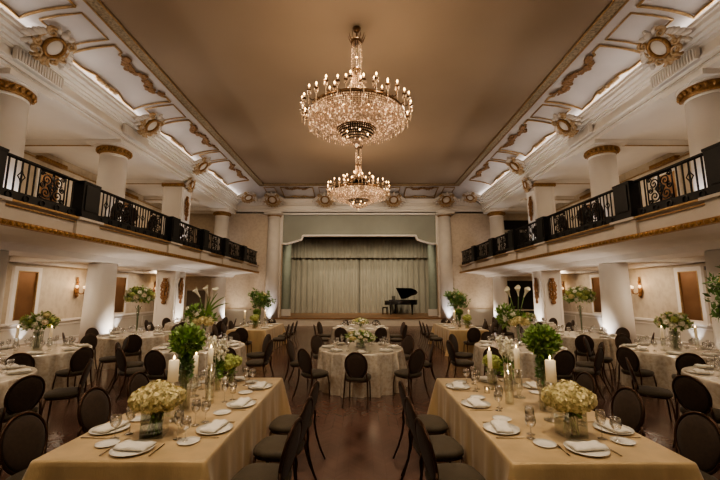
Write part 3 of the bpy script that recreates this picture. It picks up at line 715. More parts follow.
# ------------------------------------------------------------------ chairs
def chair_proto():
    def pad(w, d, z0, z1, n=28, p=3.2):
        vs = []; fs = []; rings = [(0.0,z0),(.9,z0),(1,z0+.012),(1,z1-.03),(.96,z1-.012),(.82,z1),(.45,z1+.012),(0,z1+.015)]
        for s_, z in rings:
            for k in range(n):
                a = 2*pi*k/n; ca, sa = cos(a), sin(a)
                vs.append((w*s_*math.copysign(abs(ca)**(2/p),ca), d*s_*math.copysign(abs(sa)**(2/p),sa), z))
        for i in range(len(rings)-1):
            for k in range(n): fs.append((i*n+k,i*n+(k+1)%n,(i+1)*n+(k+1)%n,(i+1)*n+k))
        return MB().add(vs, fs, True)
    seat = pad(.225,.22,.405,.475)
    T = R(13); cz = .665; cy = -.235
    def bp(u, v, w=0): # u across, v up the back, w toward front
        return (u, cy-(v)*sin(T)+w*cos(T), cz+v*cos(T)+w*sin(T))
    A, B = .19, .235; n = 32
    def oval(a, s_=1):   # balloon back: narrower toward the seat
        u = A*cos(a)*s_; v = B*sin(a)*s_; u *= 1+.06*v/B; return u, v
    back = MB(); vs = []; fs = []; rings = [(0,.03),(.5,.027),(.85,.016),(.95,.0),(.85,-.014),(.5,-.02),(0,-.022)]
    for s_, w in rings:
        for k in range(n):
            u, v = oval(2*pi*k/n, s_); vs.append(bp(u, v, w))
    for i in range(len(rings)-1):
        for k in range(n): fs.append((i*n+k,i*n+(k+1)%n,(i+1)*n+(k+1)%n,(i+1)*n+k))
    back.add(vs, fs, True)
    fr = MB().tube([bp(*oval(2*pi*k/n)) for k in range(n)], .013, 8, closed=True)
    out = [('seat', seat.mesh('chair_seat', M_['seatfab']), None), ('backrest', back.mesh('chair_backrest', M_['uphol']), None), ('back_frame', fr.mesh('chair_back_frame', M_['darkmetal']), None)]
    rail = MB().tube([(.2*math.copysign(abs(cos(a))**.6,cos(a)), .195*math.copysign(abs(sin(a))**.6,sin(a)), .396) for a in [2*pi*k/24 for k in range(24)]], .013, 6, closed=True)
    out.append(('seat_rail', rail.mesh('chair_seat_rail', M_['darkmetal']), None))
    for s_ in (-1,1):
        l = MB().tube([(s_*.175,.165,.40),(s_*.185,.19,.25),(s_*.19,.205,.0)], [.014,.012,.010], 8); out.append(('leg', l.mesh('chair_front_leg', M_['darkmetal']), None))
    for s_ in (-1,1):
        p0 = bp(s_*.172, -.09)
        l = MB().tube([p0,(s_*.182,-.225,.50),(s_*.195,-.215,.40),(s_*.2,-.235,.27),(s_*.205,-.285,.12),(s_*.205,-.345,0)], [.012,.014,.014,.013,.012,.010], 8); out.append(('leg', l.mesh('chair_rear_leg', M_['darkmetal']), None))
    return out
P_ch = chair_proto()
def chair(x, y, ang, label, group):
    """ang = direction the sitter looks (radians from +X)"""
    spawn('banquet_chair', P_ch, (x, y, 0), ang-pi/2, label, 'chair', group)

# ------------------------------------------------------------------ tableware
P_plate = [('dinner_plate', MB().lathe([(0,.004),(.085,.004),(.10,.0),(.145,.014),(.147,.018),(.10,.007),(.085,.008),(0,.008)], 32).mesh('dinner_plate', M_['china']), None)]
P_bread = [('bread_plate', MB().lathe([(0,.003),(.05,.003),(.06,.0),(.082,.009),(.083,.012),(.058,.006),(0,.006)], 24).mesh('bread_plate', M_['china']), None)]
def napkin_mesh():
    m = MB(); W, D = .065, .125; nx, ny = 6, 8; vs = []; fs = []
    def top(u, v): return .042+.006*sin(u*5+v*3)+.004*cos(v*9)-.008*abs(u)**3
    for z in (0,1):
        for j in range(ny+1):
            for i in range(nx+1):
                u = -1+2*i/nx; v = -1+2*j/ny
                vs.append((u*W*(1+.04*sin(v*4)), v*D, top(u,v) if z else .02))
    n = (nx+1)*(ny+1)
    for z in (0,1):
        for j in range(ny):
            for i in range(nx): a = z*n+j*(nx+1)+i; fs.append((a,a+1,a+nx+2,a+nx+1))
    per = [i for i in range(nx+1)]+[j*(nx+1)+nx for j in range(1,ny+1)]+[ny*(nx+1)+i for i in range(nx-1,-1,-1)]+[j*(nx+1) for j in range(ny-1,0,-1)]
    for k in range(len(per)): a, b = per[k], per[(k+1)%len(per)]; fs.append((a,b,n+b,n+a))
    m.add(vs, fs, True); return m.mesh('napkin', M_['napkin'])
P_nap = [('napkin', napkin_mesh(), None)]
def wine(h=.2, r=.036, name='wine_glass'):
    m = MB().lathe([(0,.003),(.034,.002),(.034,.004),(.01,.009),(.0045,.02),(.004,h*.42),(.008,h*.47),(r*.75,h*.56),(r,h*.72),(r*.96,h*.85),(r*.82,h),(r*.80,h),(r*.94,h*.85),(r*.97,h*.72),(r*.72,h*.57),(0,h*.5)], 16)
    return [(name, m.mesh(name, M_['glass']), None)]
P_wine = wine(.215,.038); P_water = wine(.175,.042,'water_goblet')
def fork():
    m = MB().box(-.004,.004,-.10,.03,.001,.004); m.box(-.011,.011,.03,.05,.001,.004)
    for k in range(4): m.box(-.011+k*.0063,-.0085+k*.0063,.05,.095,.001,.004)
    m.box(-.007,.007,-.10,-.06,.001,.004); return [('dinner_fork', m.mesh('dinner_fork', M_['steel']), None)]
def knife():
    m = MB().box(-.006,.006,-.11,-.01,.001,.006); m.add([(-.005,-.01,.001),(.008,-.01,.001),(.008,.09,.001),(-.003,.118,.001),(-.005,-.01,.004),(.008,-.01,.004),(.008,.09,.003),(-.003,.118,.003)],[(0,3,2,1),(4,5,6,7),(0,1,5,4),(1,2,6,5),(2,3,7,6),(3,0,4,7)]); return [('dinner_knife', m.mesh('dinner_knife', M_['steel']), None)]
P_fork, P_knife = fork(), knife()
TZ = .762
def setting(x, y, a, where, near, tdesc, gs=0):
    """a = direction from the diner toward the table's middle; everything laid out in the diner's frame"""
    fx, fy = cos(a), sin(a); rx, ry = sin(a), -cos(a)      # f forward, r to the diner's right
    def at(f, r): return (x+fx*f+rx*r, y+fy*f+ry*r, TZ)
    rot = a-pi/2; J = rnd.uniform
    spawn('dinner_plate', P_plate, at(0,0), rot, f'white dinner plate {where}', 'plate', f'dinner plates on {tdesc}')
    p = at(.005,J(-.01,.01)); spawn('napkin', P_nap, (p[0],p[1],TZ), rot+J(-.25,.25)+(pi/2 if near else J(0,1.5)), f'folded ivory napkin on plate {where}', 'napkin', f'napkins on {tdesc}')
    spawn('wine_glass', P_wine, at(.21+J(-.01,.01),.10+gs+J(-.01,.01)), 0, f'clear wine glass {where}', 'wine glass', f'wine glasses on {tdesc}')
    spawn('water_goblet', P_water, at(.16+J(-.01,.01),.185+gs), 0, f'clear water goblet {where}', 'glass', f'water goblets on {tdesc}')
    if near:
        spawn('bread_plate', P_bread, at(.10,-.255), rot, f'small white bread plate {where}', 'plate', f'bread plates on {tdesc}')
        spawn('dinner_fork', P_fork, at(0,-.175), rot+J(-.05,.05), f'steel dinner fork {where}', 'fork', f'forks on {tdesc}')
        spawn('dinner_knife', P_knife, at(0,.178), rot+J(-.05,.05), f'steel dinner knife {where}', 'knife', f'knives on {tdesc}')

# ------------------------------------------------------------------ draped tables
def drape_mesh(per, h, folds, amp, seed, name, material, flare=.05, corner=None):
    """per: closed perimeter [(x,y,nx,ny,s)], draped skirt hanging from it to the floor"""
    r_ = random.Random(seed); n = len(per); m = MB(); vs = []; fs = []
    ph = [r_.uniform(0,6.28) for _ in range(4)]
    rows = [0,.004,.02,.06,.15,.3,.5,.75,1.0]
    for j, t in enumerate(rows):
        for i,(x,y,nx,ny,s_) in enumerate(per):
            a = s_*2*pi
            w = sin(folds*a+ph[0]+1.1*sin(3*a+ph[1]))*.6+sin(folds*1.7*a+ph[2])*.3+.25*sin(folds*.5*a+ph[3])
            c = (corner[i] if corner else 0)
            o = flare*t**.8+amp*w*min(1,t*1.6)*(1 if t > .03 else 0)+c*t*.15
            if j == 0: o = -.012
            if j == 1: o = -.003
            z = h if j == 0 else (h-.003 if j == 1 else h*(1-t)+.004)
            vs.append((x+nx*o, y+ny*o, z))
    for j in range(len(rows)-1):
        for i in range(n): i2 = (i+1)%n; fs.append((j*n+i,j*n+i2,(j+1)*n+i2,(j+1)*n+i))
    m.add(vs, fs, True); m.add(vs[:n], [tuple(range(n))], False)
    return m.mesh(name, material)
def round_per(Rr, n=220): return [(Rr*cos(2*pi*k/n), Rr*sin(2*pi*k/n), cos(2*pi*k/n), sin(2*pi*k/n), k/n) for k in range(n)]
def rect_per(hx, hy, r=.02, step=.022):
    out = []; cor = []
    P = 4*(hx+hy); s_ = 0
    segs = [((hx,-hy+r),(hx,hy-r),(1,0)),((hx-r,hy),(-hx+r,hy),(0,1)),((-hx,hy-r),(-hx,-hy+r),(-1,0)),((-hx+r,-hy),(hx-r,-hy),(0,-1))]
    for k,(a,b,nn) in enumerate(segs):
        L = math.hypot(b[0]-a[0], b[1]-a[1]); n = int(L/step)
        for i in range(n+1):
            t = i/n; out.append((a[0]+(b[0]-a[0])*t, a[1]+(b[1]-a[1])*t, nn[0], nn[1], (s_+L*t)/P))
            dd = min(t,1-t)*L; cor.append(max(0,1-dd/.16)**1.5)
        s_ += L
        a0 = math.atan2(nn[1],nn[0]); cx, cy = [(hx-r,hy-r),(-hx+r,hy-r),(-hx+r,-hy+r),(hx-r,-hy+r)][k]
        for i in range(1,5):
            t = a0+pi/2*i/5; out.append((cx+r*cos(t), cy+r*sin(t), cos(t), sin(t), s_/P)); cor.append(1.25)
    return out, cor
SEATS = {-90:'front',-45:'front right',0:'right',45:'back right',90:'back',135:'back left',180:'left',-135:'front left'}
def seat_name(deg):
    d = (round(deg/45)*45+180) % 360-180
    return SEATS[180 if d == -180 else d]
SILVER = {}
def round_table(x, y, Rr, desc, off, chairs=range(8), sets=range(8), seed=1, named=()):
    key = round(Rr,2)
    if key not in SILVER: SILVER[key] = [drape_mesh(round_per(Rr), .76, 21, .06, 30+q, 'tablecloth', M_['silver'], .05) for q in range(2)]
    me = SILVER[key][seed % 2]
    t = empty('round_table', (x,y,0))
    MB().lathe([(0,.715),(Rr-.03,.715),(Rr-.03,.745),(0,.745)], 32).build('tabletop', M_['stagewood'], t)
    MB().lathe([(.3,.0),(.3,.03),(.05,.06),(.05,.71),(.12,.714)], 16).build('pedestal', M_['darkmetal'], t)
    tag(t, f'round banquet table hidden under the cloth of {desc}', 'table', 'round banquet tables')
    c = link('tablecloth', me); c.location = (x,y,0); c.rotation_euler = (0,0,rnd.uniform(0,6))
    tag(c, f'silver damask floor-length tablecloth on {desc}', 'tablecloth', 'silver damask tablecloths')
    for k in range(8):
        a = R(off+45*k); nm = seat_name(off+45*k)
        if k in sets: setting(x+cos(a)*(Rr-.18), y+sin(a)*(Rr-.18), a+pi, f'at {nm} seat of {desc}', False, desc)
        if k in chairs:
            d = Rr+.355+rnd.uniform(0,.05); aa = a+rnd.uniform(-.05,.05)
            chair(x+cos(aa)*d, y+sin(aa)*d, aa+pi+rnd.uniform(-.14,.14), f'dark oval-backed chair at {nm} seat of {desc}', f'chairs round {desc}')
    for deg, nm in named:
        a = R(deg); d = Rr+.37
        chair(x+cos(a)*d, y+sin(a)*d, a+pi+rnd.uniform(-.06,.06), f'dark oval-backed chair at {nm} seat of {desc}', f'chairs round {desc}')
def gold_table(x, y, hx, hy, desc, seed, rot=0):
    per, cor = rect_per(hx, hy)
    t = empty('long_table', (x,y,0))
    MB().box(-hx+.03,hx-.03,-hy+.03,hy-.03,.715,.745).build('tabletop', M_['stagewood'], t)
    for sx in (-1,1):
        for sy in (-1,1): MB().lathe([(.02,0),(.02,.714)], 8, c=(sx*(hx-.15),sy*(hy-.15),0)).build('leg', M_['darkmetal'], t)
    tag(t, f'long banquet table hidden under the cloth of {desc}', 'table', 'long banquet tables')
    c = link('tablecloth', drape_mesh(per, .76, 22, .022, seed, 'tablecloth', M_['goldcloth'], .03, cor)); c.location = (x,y,0)
    tag(c, f'gold satin floor-length tablecloth on {desc}', 'tablecloth', 'gold satin tablecloths')

# front gold tables
FL, FR = 'front left gold table', 'front right gold table'
LX, RXc = -1.67, 1.65
HXT, HYT = .60, 1.25; TY = 3.78
gold_table(LX, TY, HXT, HYT, FL, 3); gold_table(RXc+.0, TY-.03, HXT+.03, HYT, FR, 5)
row = ['first','second','third','fourth']
for cx, hx, desc in ((LX,HXT,FL),(RXc,HXT+.03,FR)):
    for sd, sn in ((-1,'left'),(1,'right')):
        inner = (desc == FL) == (sd > 0)
        ys = (2.98,3.60,4.23) if inner else (3.05,3.87,4.65)
        py = (3.10,3.79,4.50)
        for i in range(3):
            setting(cx+sd*(hx-.16), py[i], pi if sd > 0 else 0, f'at {row[i]} {sn} place of {desc}', True, desc)
            xx = cx+sd*(hx+(.268 if inner else .285))
            chair(xx+rnd.uniform(0,.02)*sd, ys[i], (pi if sd > 0 else 0)+rnd.uniform(-.05,.05)+(sd*.17*(-1 if desc == FL else -1) if inner else sd*.12), f'dark oval-backed chair at {row[i]} {sn} place of {desc}', f'chairs at {desc}')
    setting(cx, TY-HYT+.17, pi/2, f'at near end of {desc}', True, desc, .12 if desc == FL else .15)
    setting(cx, TY+HYT-.17, -pi/2, f'at far end of {desc}', True, desc, .12)
# far gold tables
BL, BR = 'far left gold table', 'far right gold table'
for cx, desc, sg in ((-3.55,BL,-1),(3.35,BR,1)):
    gold_table(cx, 12.7, .6, 1.3, desc, 11+sg)
    for sd, sn in ((-1,'left'),(1,'right')):
        for i in range(3):
            yy = 11.95+i*.75
            setting(cx+sd*.43, yy, pi if sd > 0 else 0, f'at {row[i]} {sn} place of {desc}', False, desc)
            chair(cx+sd*(.6+.33), yy+rnd.uniform(-.04,.04), (pi if sd > 0 else 0)+rnd.uniform(-.1,.1), f'dark oval-backed chair at {row[i]} {sn} place of {desc}', f'chairs at {desc}')
    chair(cx-.05*sg, 12.7-1.3-.36, pi/2, f'dark oval-backed chair at near end of {desc}', f'chairs at {desc}')
    chair(cx, 12.7+1.3+.36, -pi/2, f'dark oval-backed chair at far end of {desc}', f'chairs at {desc}')
# round tables
TC = 'round centre table with low bouquet'; TC2 = 'round table behind the centre one'
T2 = lambda s: f'{s} candlelit aisle table'
T3 = lambda s: f'round table at {s} picture edge'
T4 = lambda s: f'{s} aisle table under tall bouquet'
T5 = lambda s: f'{s} round table with calla lilies'
T7 = lambda s: f'{s} round table near square pier'
round_table(0.0, 7.79, .88, TC, -90, seed=1)
round_table(-.02, 12.3, .93, TC2, -68, seed=2)
for s, sg in (('left',-1),('right',1)):
    mir = (lambda d: d) if sg < 0 else (lambda d: 180-d)
    def rt(x, y, Rr, desc, off, chs, st, seed, named=()):
        base = off if sg < 0 else 180-off
        # mirrored order keeps the same indices on both sides
        idx = lambda k: k if sg < 0 else (-k) % 8
        round_table(sg*x+(0.0 if sg < 0 else -.05), y, Rr, desc, base, [idx(k) for k in chs], [idx(k) for k in st], seed, [(a if sg < 0 else 180-a, n_ if sg < 0 else n_.replace('left','#').replace('right','left').replace('#','right')) for a, n_ in named])
    rt(6.6 if sg < 0 else 6.42, 7.5, .92, T2(s), -50, (), range(8), 3, ((-57,'front right'),(-24,'right'),(40,'back right'),(92,'back'),(205,'left')))
    rt(5.58, 4.95, .93, T3(s), -18, (0,1), (0,1,2,7), 4)
    rt(6.27 if sg < 0 else 6.2, 10.3, .93, T4(s), -60, (0,1,2,3,5,6), range(8), 5)
    rt(3.5, 8.05, .93, T5(s), -95, (), range(8), 6, ((-95,'front'),(-128,'front left'),(-50,'front right'),(-162,'left'),(-6,'right'),(39,'back right'),(84,'back'),(130,'back left')))
    rt(6.5, 14.2, .93, T7(s), -75, range(8), range(8), 7)

# balcony chairs behind the railing
for s, sg in (('left',-1),('right',1)):
    for i, (y, dx, an) in enumerate(((9.75,.62,180),(10.45,.55,215),(11.45,.6,180),(13.3,.6,200),(14.9,.6,160),(15.5,.75,190),(17.5,.55,180),(18.4,.6,200),(20.1,.6,170),(20.9,.6,185))):
        a = R(an) if sg > 0 else R(180-an)
        o = spawn('banquet_chair', P_ch, (X(sg*(RX+dx)), y, 3.452), a+pi-pi/2, f'dark oval-backed chair behind {s} balcony railing, {ordn[i]} from camera', 'chair', 'balcony chairs')

# ------------------------------------------------------------------ flowers
def leafs(m, n, c, rad, size, seed, up=.3, shell=.5, wide=.5, low=-1):
    r_ = random.Random(seed)
    for _ in range(n):
        while True:
            d = Vector((r_.gauss(0,1), r_.gauss(0,1), r_.gauss(0,1)))
            if d.length > .1:
                d.normalize()
                if d.z > low: break
        q = shell+(1-shell)*r_.random()
        p = Vector((c[0]+d.x*rad[0]*q, c[1]+d.y*rad[1]*q, c[2]+d.z*rad[2]*q))
        g = (d+Vector((r_.uniform(-.6,.6), r_.uniform(-.6,.6), up+r_.uniform(-.5,.5)))).normalized()
        sdv = g.cross(Vector((r_.uniform(-1,1), r_.uniform(-1,1), r_.uniform(-1,1))))
        if sdv.length < .05: continue
        sdv.normalize(); nn = g.cross(sdv); L = size*r_.uniform(.7,1.3); w = L*wide*.5
        m.add([tuple(p), tuple(p+g*L*.45+sdv*w+nn*.06*L), tuple(p+g*L-nn*.12*L), tuple(p+g*L*.45-sdv*w+nn*.06*L), tuple(p+g*L*.5-nn*.02*L)],
              [(0,1,4),(1,2,4),(2,3,4),(3,0,4)], True)
def hydr(m, c, r, n, seed, fs=.022, flat=.8):
    """one mop head: a core covered in four-petalled florets"""
    r_ = random.Random(seed); m.ell(c, (r*.86,r*.86,r*.86*flat), 12, 8)
    for k in range(n):
        z = 1-2*(k+.5)/n; a = k*2.39996; q = math.sqrt(max(0,1-z*z))
        d = Vector((q*cos(a), q*sin(a), z)); rr = r*r_.uniform(.9,1.06)
        p = Vector((c[0]+d.x*rr, c[1]+d.y*rr, c[2]+d.z*rr*flat)); d = (d+Vector((r_.uniform(-.6,.6),r_.uniform(-.6,.6),r_.uniform(-.6,.6)))).normalized()
        u = d.orthogonal().normalized(); w = d.cross(u); t0 = r_.uniform(0,1.57)
        for j in range(4):
            t = t0+j*pi/2; g = u*cos(t)+w*sin(t); h = w*cos(t)-u*sin(t); s_ = fs*r_.uniform(.8,1.2)
            m.add([tuple(p), tuple(p+g*s_*.6+h*s_*.5+d*s_*.25), tuple(p+g*s_*1.1+d*s_*.1), tuple(p+g*s_*.6-h*s_*.5+d*s_*.25)], [(0,1,2,3)], True)
def rose(m, c, r, d=(0,0,1)):
    d = Vector(d).normalized(); u = d.orthogonal().normalized(); w = d.cross(u)
    m.ell(c, (r*.55,r*.55,r*.55), 8, 5)
    for ring, (nr, rr, op) in enumerate(((4,.5,.25),(5,.8,.5),(6,1.0,.85))):
        for k in range(nr):
            t = 2*pi*k/nr+ring*.5; g = u*cos(t)+w*sin(t); h = w*cos(t)-u*sin(t); C = Vector(c)
            b0 = C-d*r*.5; p1 = C+g*rr*r*.8+h*r*.5*rr+d*r*(.1); p2 = C+g*rr*r*(.8+.3*op)+d*r*(.55-.35*op); p3 = C+g*rr*r*.8-h*r*.5*rr+d*r*.1
            m.add([tuple(b0),tuple(p1),tuple(p2),tuple(p3)], [(0,1,2,3)], True)
def cyl_vase(r, h, n=24): return MB().lathe([(0,.0),(r,.0),(r,h),(r-.004,h),(r-.004,.012),(0,.012)], n)
def stems(m, n, r, z0, z1, seed, spread=1.0, rr=.004):
    r_ = random.Random(seed)
    for _ in range(n):
        a, b = r_.uniform(0,6.28), r_.uniform(0,6.28); p = r*r_.uniform(.2,.9); q = r*r_.uniform(.2,.9)*spread
        m.tube([(p*cos(a),p*sin(a),z0),((p*cos(a)+q*cos(b))/2,(p*sin(a)+q*sin(b))/2,(z0+z1)/2),(q*cos(b),q*sin(b),z1)], rr, 5)
# 1 hydrangeas in a square vase
def proto_hydr_square():
    v = MB(); s_ = .085
    for a, b in ((s_-.005,s_),(-s_,-s_+.005)):
        v.box(a,b,-s_,s_,0,.2); v.box(-s_+.005,s_-.005,a,b,0,.2)
    v.box(-s_+.005,s_-.005,-s_+.005,s_-.005,0,.012)
    wt = MB().box(-s_+.007,s_-.007,-s_+.007,s_-.007,.014,.15); st = MB(); stems(st, 22, .07, .016, .22, 4, .9, .005); leafs(st, 26, (0,0,.19), (.07,.07,.05), .06, 5)
    out = [('vase', v.mesh('square_vase', M_['vase']), None), ('water', wt.mesh('vase_water', M_['water']), 0), ('stems', st.mesh('flower_stems', M_['leaf']), None)]
    for k, (x,y,z,r) in enumerate(((-.095,-.04,.285,.092),(.09,-.05,.285,.095),(.02,.085,.295,.095),(.0,-.01,.315,.12),(.115,.045,.285,.082),(-.095,.05,.29,.088),(0,-.085,.285,.095))):
        m = MB(); hydr(m, (x,y,z), r, 240, 40+k, .019, .85); out.append(('blossom', m.mesh('hydrangea_head', M_['hyd']), None))
    return out
P_hyd = proto_hydr_square()
# 2 leafy green bunch in tall cylinder
def proto_green():
    h = .46; v = cyl_vase(.062,h); wt = MB().lathe([(0,.014),(.055,.014),(.055,.16),(0,.16)], 20); st = MB(); stems(st, 16, .045, .015, .55, 6, .9, .004)
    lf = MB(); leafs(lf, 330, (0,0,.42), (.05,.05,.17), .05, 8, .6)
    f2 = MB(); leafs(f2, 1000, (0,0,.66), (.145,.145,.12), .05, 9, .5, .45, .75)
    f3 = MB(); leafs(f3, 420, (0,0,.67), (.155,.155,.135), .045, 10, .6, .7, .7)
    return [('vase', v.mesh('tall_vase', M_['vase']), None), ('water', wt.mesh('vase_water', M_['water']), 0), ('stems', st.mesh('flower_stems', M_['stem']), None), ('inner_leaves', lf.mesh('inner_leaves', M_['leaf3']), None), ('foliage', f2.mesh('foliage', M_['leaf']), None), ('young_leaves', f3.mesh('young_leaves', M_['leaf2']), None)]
P_green = proto_green()
# 3 white stock flowers in a cylinder
def proto_stock():
    v = cyl_vase(.05,.30); wt = MB().lathe([(0,.014),(.045,.014),(.045,.12),(0,.12)], 20); st = MB(); stems(st, 12, .04, .015, .4, 7)
    lf = MB(); leafs(lf, 220, (0,0,.26), (.05,.05,.14), .06, 12, .6)
    out = [('vase', v.mesh('cylinder_vase', M_['vase']), None), ('water', wt.mesh('vase_water', M_['water']), 0), ('stems', st.mesh('flower_stems', M_['stem']), None), ('leaves', lf.mesh('leaves', M_['leaf']), None)]
    r_ = random.Random(3)
    for k in range(9):
        a = k*2.4; q = .03+.085*math.sqrt(k/9); x, y = q*cos(a), q*sin(a); m = MB()
        m.tube([(x*.4,y*.4,.3),(x*1.1,y*1.1,.52)], .004, 5)
        for j in range(16): rose(m, (x*(.7+.03*j)+r_.uniform(-.02,.02), y*(.7+.03*j)+r_.uniform(-.02,.02), .36+.012*j+.04*(k%3)), .02, (r_.uniform(-1,1),r_.uniform(-1,1),.3))
        out.append(('blossom', m.mesh('stock_spike', M_['petal']), None))
    return out
P_stock = proto_stock()
# 4 lime hydrangea in short cylinder
def proto_lime():
    v = cyl_vase(.055,.20); wt = MB().lathe([(0,.014),(.05,.014),(.05,.12),(0,.12)], 20); st = MB(); stems(st, 12, .04, .015, .24, 9); leafs(st, 60, (0,0,.16), (.045,.045,.09), .05, 15)
    out = [('vase', v.mesh('short_vase', M_['vase']), None), ('water', wt.mesh('vase_water', M_['water']), 0), ('stems', st.mesh('flower_stems', M_['leaf']), None)]
    for k, (x,y,z,r) in enumerate(((-.05,0,.27,.075),(.055,-.02,.26,.075),(.0,.05,.28,.075),(0,-.03,.31,.07))):
        m = MB(); hydr(m, (x,y,z), r, 100, 60+k, .018); out.append(('blossom', m.mesh('lime_hydrangea_head', M_['hydgreen']), None))
    return out
P_lime = proto_lime()
# 5 low mixed bouquet
def mixed(n_rose, rad, z, seed, leaf_n, mats=('petal','pink','hydgreen')):
    r_ = random.Random(seed); out = []; lf = MB(); leafs(lf, leaf_n, (0,0,z), (rad[0]*.88,rad[1]*.88,rad[2]*.85), .075, seed, .2, .55, .55, -.6); l2 = MB(); leafs(l2, leaf_n//2, (0,0,z), (rad[0]*1.08,rad[1]*1.08,rad[2]*1.08), .09, seed+1, .35, .7, .38, -.5)
    out.append(('foliage', lf.mesh('foliage', M_['leaf']), None)); out.append(('trailing_leaves', l2.mesh('trailing_leaves', M_['leaf2']), None))
    for k in range(n_rose):
        zz = 1-1.35*(k+.5)/n_rose; a = k*2.39996; q = math.sqrt(max(0,1-zz*zz)); d = Vector((q*cos(a), q*sin(a), zz))
        m = MB(); c = (d.x*rad[0]*1.06, d.y*rad[1]*1.06, z+d.z*rad[2]*1.06)
        t = r_.random()
        if t < .25: hydr(m, c, .075, 45, seed+k, .022); mm = 'hydgreen' if r_.random() < .4 else 'hyd'
        else: rose(m, c, r_.uniform(.05,.072), d); mm = mats[0] if r_.random() < .6 else mats[r_.randrange(3)]
        out.append(('blossom', m.mesh('blossom', M_[mm]), None))
    return out
def proto_leafy():
    v = MB().lathe([(0,0),(.09,0),(.09,.015),(.03,.03),(.022,.08),(.03,.4),(.05,.68),(.085,.76),(.082,.76),(.046,.67),(.024,.4),(.016,.08),(0,.04)], 20)
    st = MB(); stems(st, 10, .022, .1, .8, 3); tw = MB(); r_ = random.Random(8); lv = MB()
    for k in range(26):
        a = k*2.4; L = r_.uniform(.28,.46); e = r_.uniform(-.25,.75); pts = [(0,0,.8)]
        for q in range(1,6):
            t = q/5; pts.append((cos(a)*L*t, sin(a)*L*t, .8+L*e*t*1.4-.10*t*t*(1 if e < .3 else -.2)))
        tw.tube(pts, .004, 5)
        for q in range(2,6): leafs(lv, 11, pts[q], (.06,.06,.05), .085, k*7+q, .2, .3, .42)
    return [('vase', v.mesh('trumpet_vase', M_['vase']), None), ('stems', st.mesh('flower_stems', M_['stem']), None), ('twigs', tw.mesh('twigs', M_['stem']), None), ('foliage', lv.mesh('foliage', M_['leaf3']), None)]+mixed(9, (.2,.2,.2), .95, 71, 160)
P_leafy = proto_leafy()
def proto_low(big=1.0):
    v = MB().lathe([(0,0),(.09,0),(.10,.02),(.105,.16),(.10,.16),(.095,.02),(0,.014)], 24)
    st = MB(); stems(st, 14, .07, .02, .2, 2); 
    return [('vase', v.mesh('bowl_vase', M_['vase']), None), ('stems', st.mesh('flower_stems', M_['leaf3']), None)]+mixed(28, (.27*big,.27*big,.16*big), .27, 21, 420)
P_low = proto_low()
def proto_mid():
    v = cyl_vase(.09,.36); st = MB(); stems(st, 14, .07, .02, .4, 2); wt = MB().lathe([(0,.014),(.08,.014),(.08,.2),(0,.2)], 20)
    return [('vase', v.mesh('cylinder_vase', M_['vase']), None), ('water', wt.mesh('vase_water', M_['water']), 0), ('stems', st.mesh('flower_stems', M_['stem']), None)]+mixed(28, (.25,.25,.17), .52, 27, 380)
P_midb = proto_mid()
def proto_tall():
    v = MB().lathe([(0,0),(.09,0),(.09,.015),(.03,.03),(.022,.08),(.03,.4),(.05,.68),(.085,.76),(.082,.76),(.046,.67),(.024,.4),(.016,.08),(0,.04)], 20)
    st = MB(); stems(st, 10, .022, .1, .8, 3)
    return [('vase', v.mesh('trumpet_vase', M_['vase']), None), ('stems', st.mesh('flower_stems', M_['stem']), None)]+mixed(36, (.33,.33,.27), 1.02, 33, 620)
P_tall = proto_tall()
# calla centrepiece : cluster of vases on one stand
def proto_calla():
    v = MB().lathe([(0,0),(.085,0),(.085,.012),(.03,.03),(.025,.1),(.04,.35),(.07,.44),(.066,.44),(.036,.35),(.02,.1),(0,.04)], 20)
    st = MB(); stems(st, 12, .035, .1, .50, 3)
    out = [('vase', v.mesh('trumpet_vase', M_['vase']), None), ('stems', st.mesh('flower_stems', M_['stem']), None)]
    for k, (x,y,z,r) in enumerate(((-.12,-.06,.50,.10),(.12,-.06,.50,.10),(0,-.08,.54,.10),(.02,.09,.52,.10))):
        m = MB(); hydr(m, (x,y,z), r, 90, 80+k, .022, .75); out.append(('blossom', m.mesh('hydrangea_head', M_['hyd']), None))
    lf = MB(); leafs(lf, 240, (-.22,.05,.62), (.16,.16,.24), .10, 91, .4, .4, .5); leafs(lf, 90, (.05,.02,.58), (.18,.15,.14), .10, 92, .6); out.append(('foliage', lf.mesh('foliage', M_['leaf']), None))
    r_ = random.Random(4)
    for k in range(7):
        m = MB(); rose(m, (-.22+r_.uniform(-.15,.15), .0+r_.uniform(-.12,.1), .62+r_.uniform(-.16,.2)), .045, (r_.uniform(-1,1),-1,.3)); out.append(('blossom', m.mesh('white_rose', M_['petal']), None))
    for k, (bx,bz,an) in enumerate(((-.12,1.02,-.5),(.05,1.04,-.2),(.16,1.02,.3))):
        m = MB(); base = Vector((bx,.0,bz)); d = Vector((sin(an),-.35,cos(an))).normalized(); u = d.orthogonal().normalized(); w = d.cross(u); n = 14; vs = []; fs = []
        for i, (q, r) in enumerate(((0,.010),(.06,.018),(.12,.028),(.17,.048),(.20,.062))):
            for j in range(n):
                t = 2*pi*j/n; pull = max(0,cos(t))**2*.05*(i/4)**2
                vs.append(tuple(base+d*(q+pull)+(u*cos(t)+w*sin(t))*r))
        for i in range(4):
            for j in range(n): fs.append((i*n+j,i*n+(j+1)%n,(i+1)*n+(j+1)%n,(i+1)*n+j))
        m.add(vs, fs, True); out.append(('calla_lily', m.mesh('calla_lily', M_['petal']), None)); li = len(out)-1
        s_ = MB().tube([(bx*.15,0,.45),(bx*.5,0,.75),tuple(base+d*.01)], .009, 6); out.append(('flower_stalk', s_.mesh('calla_stalk', M_['stem']), li))
    return out
P_calla = proto_calla()
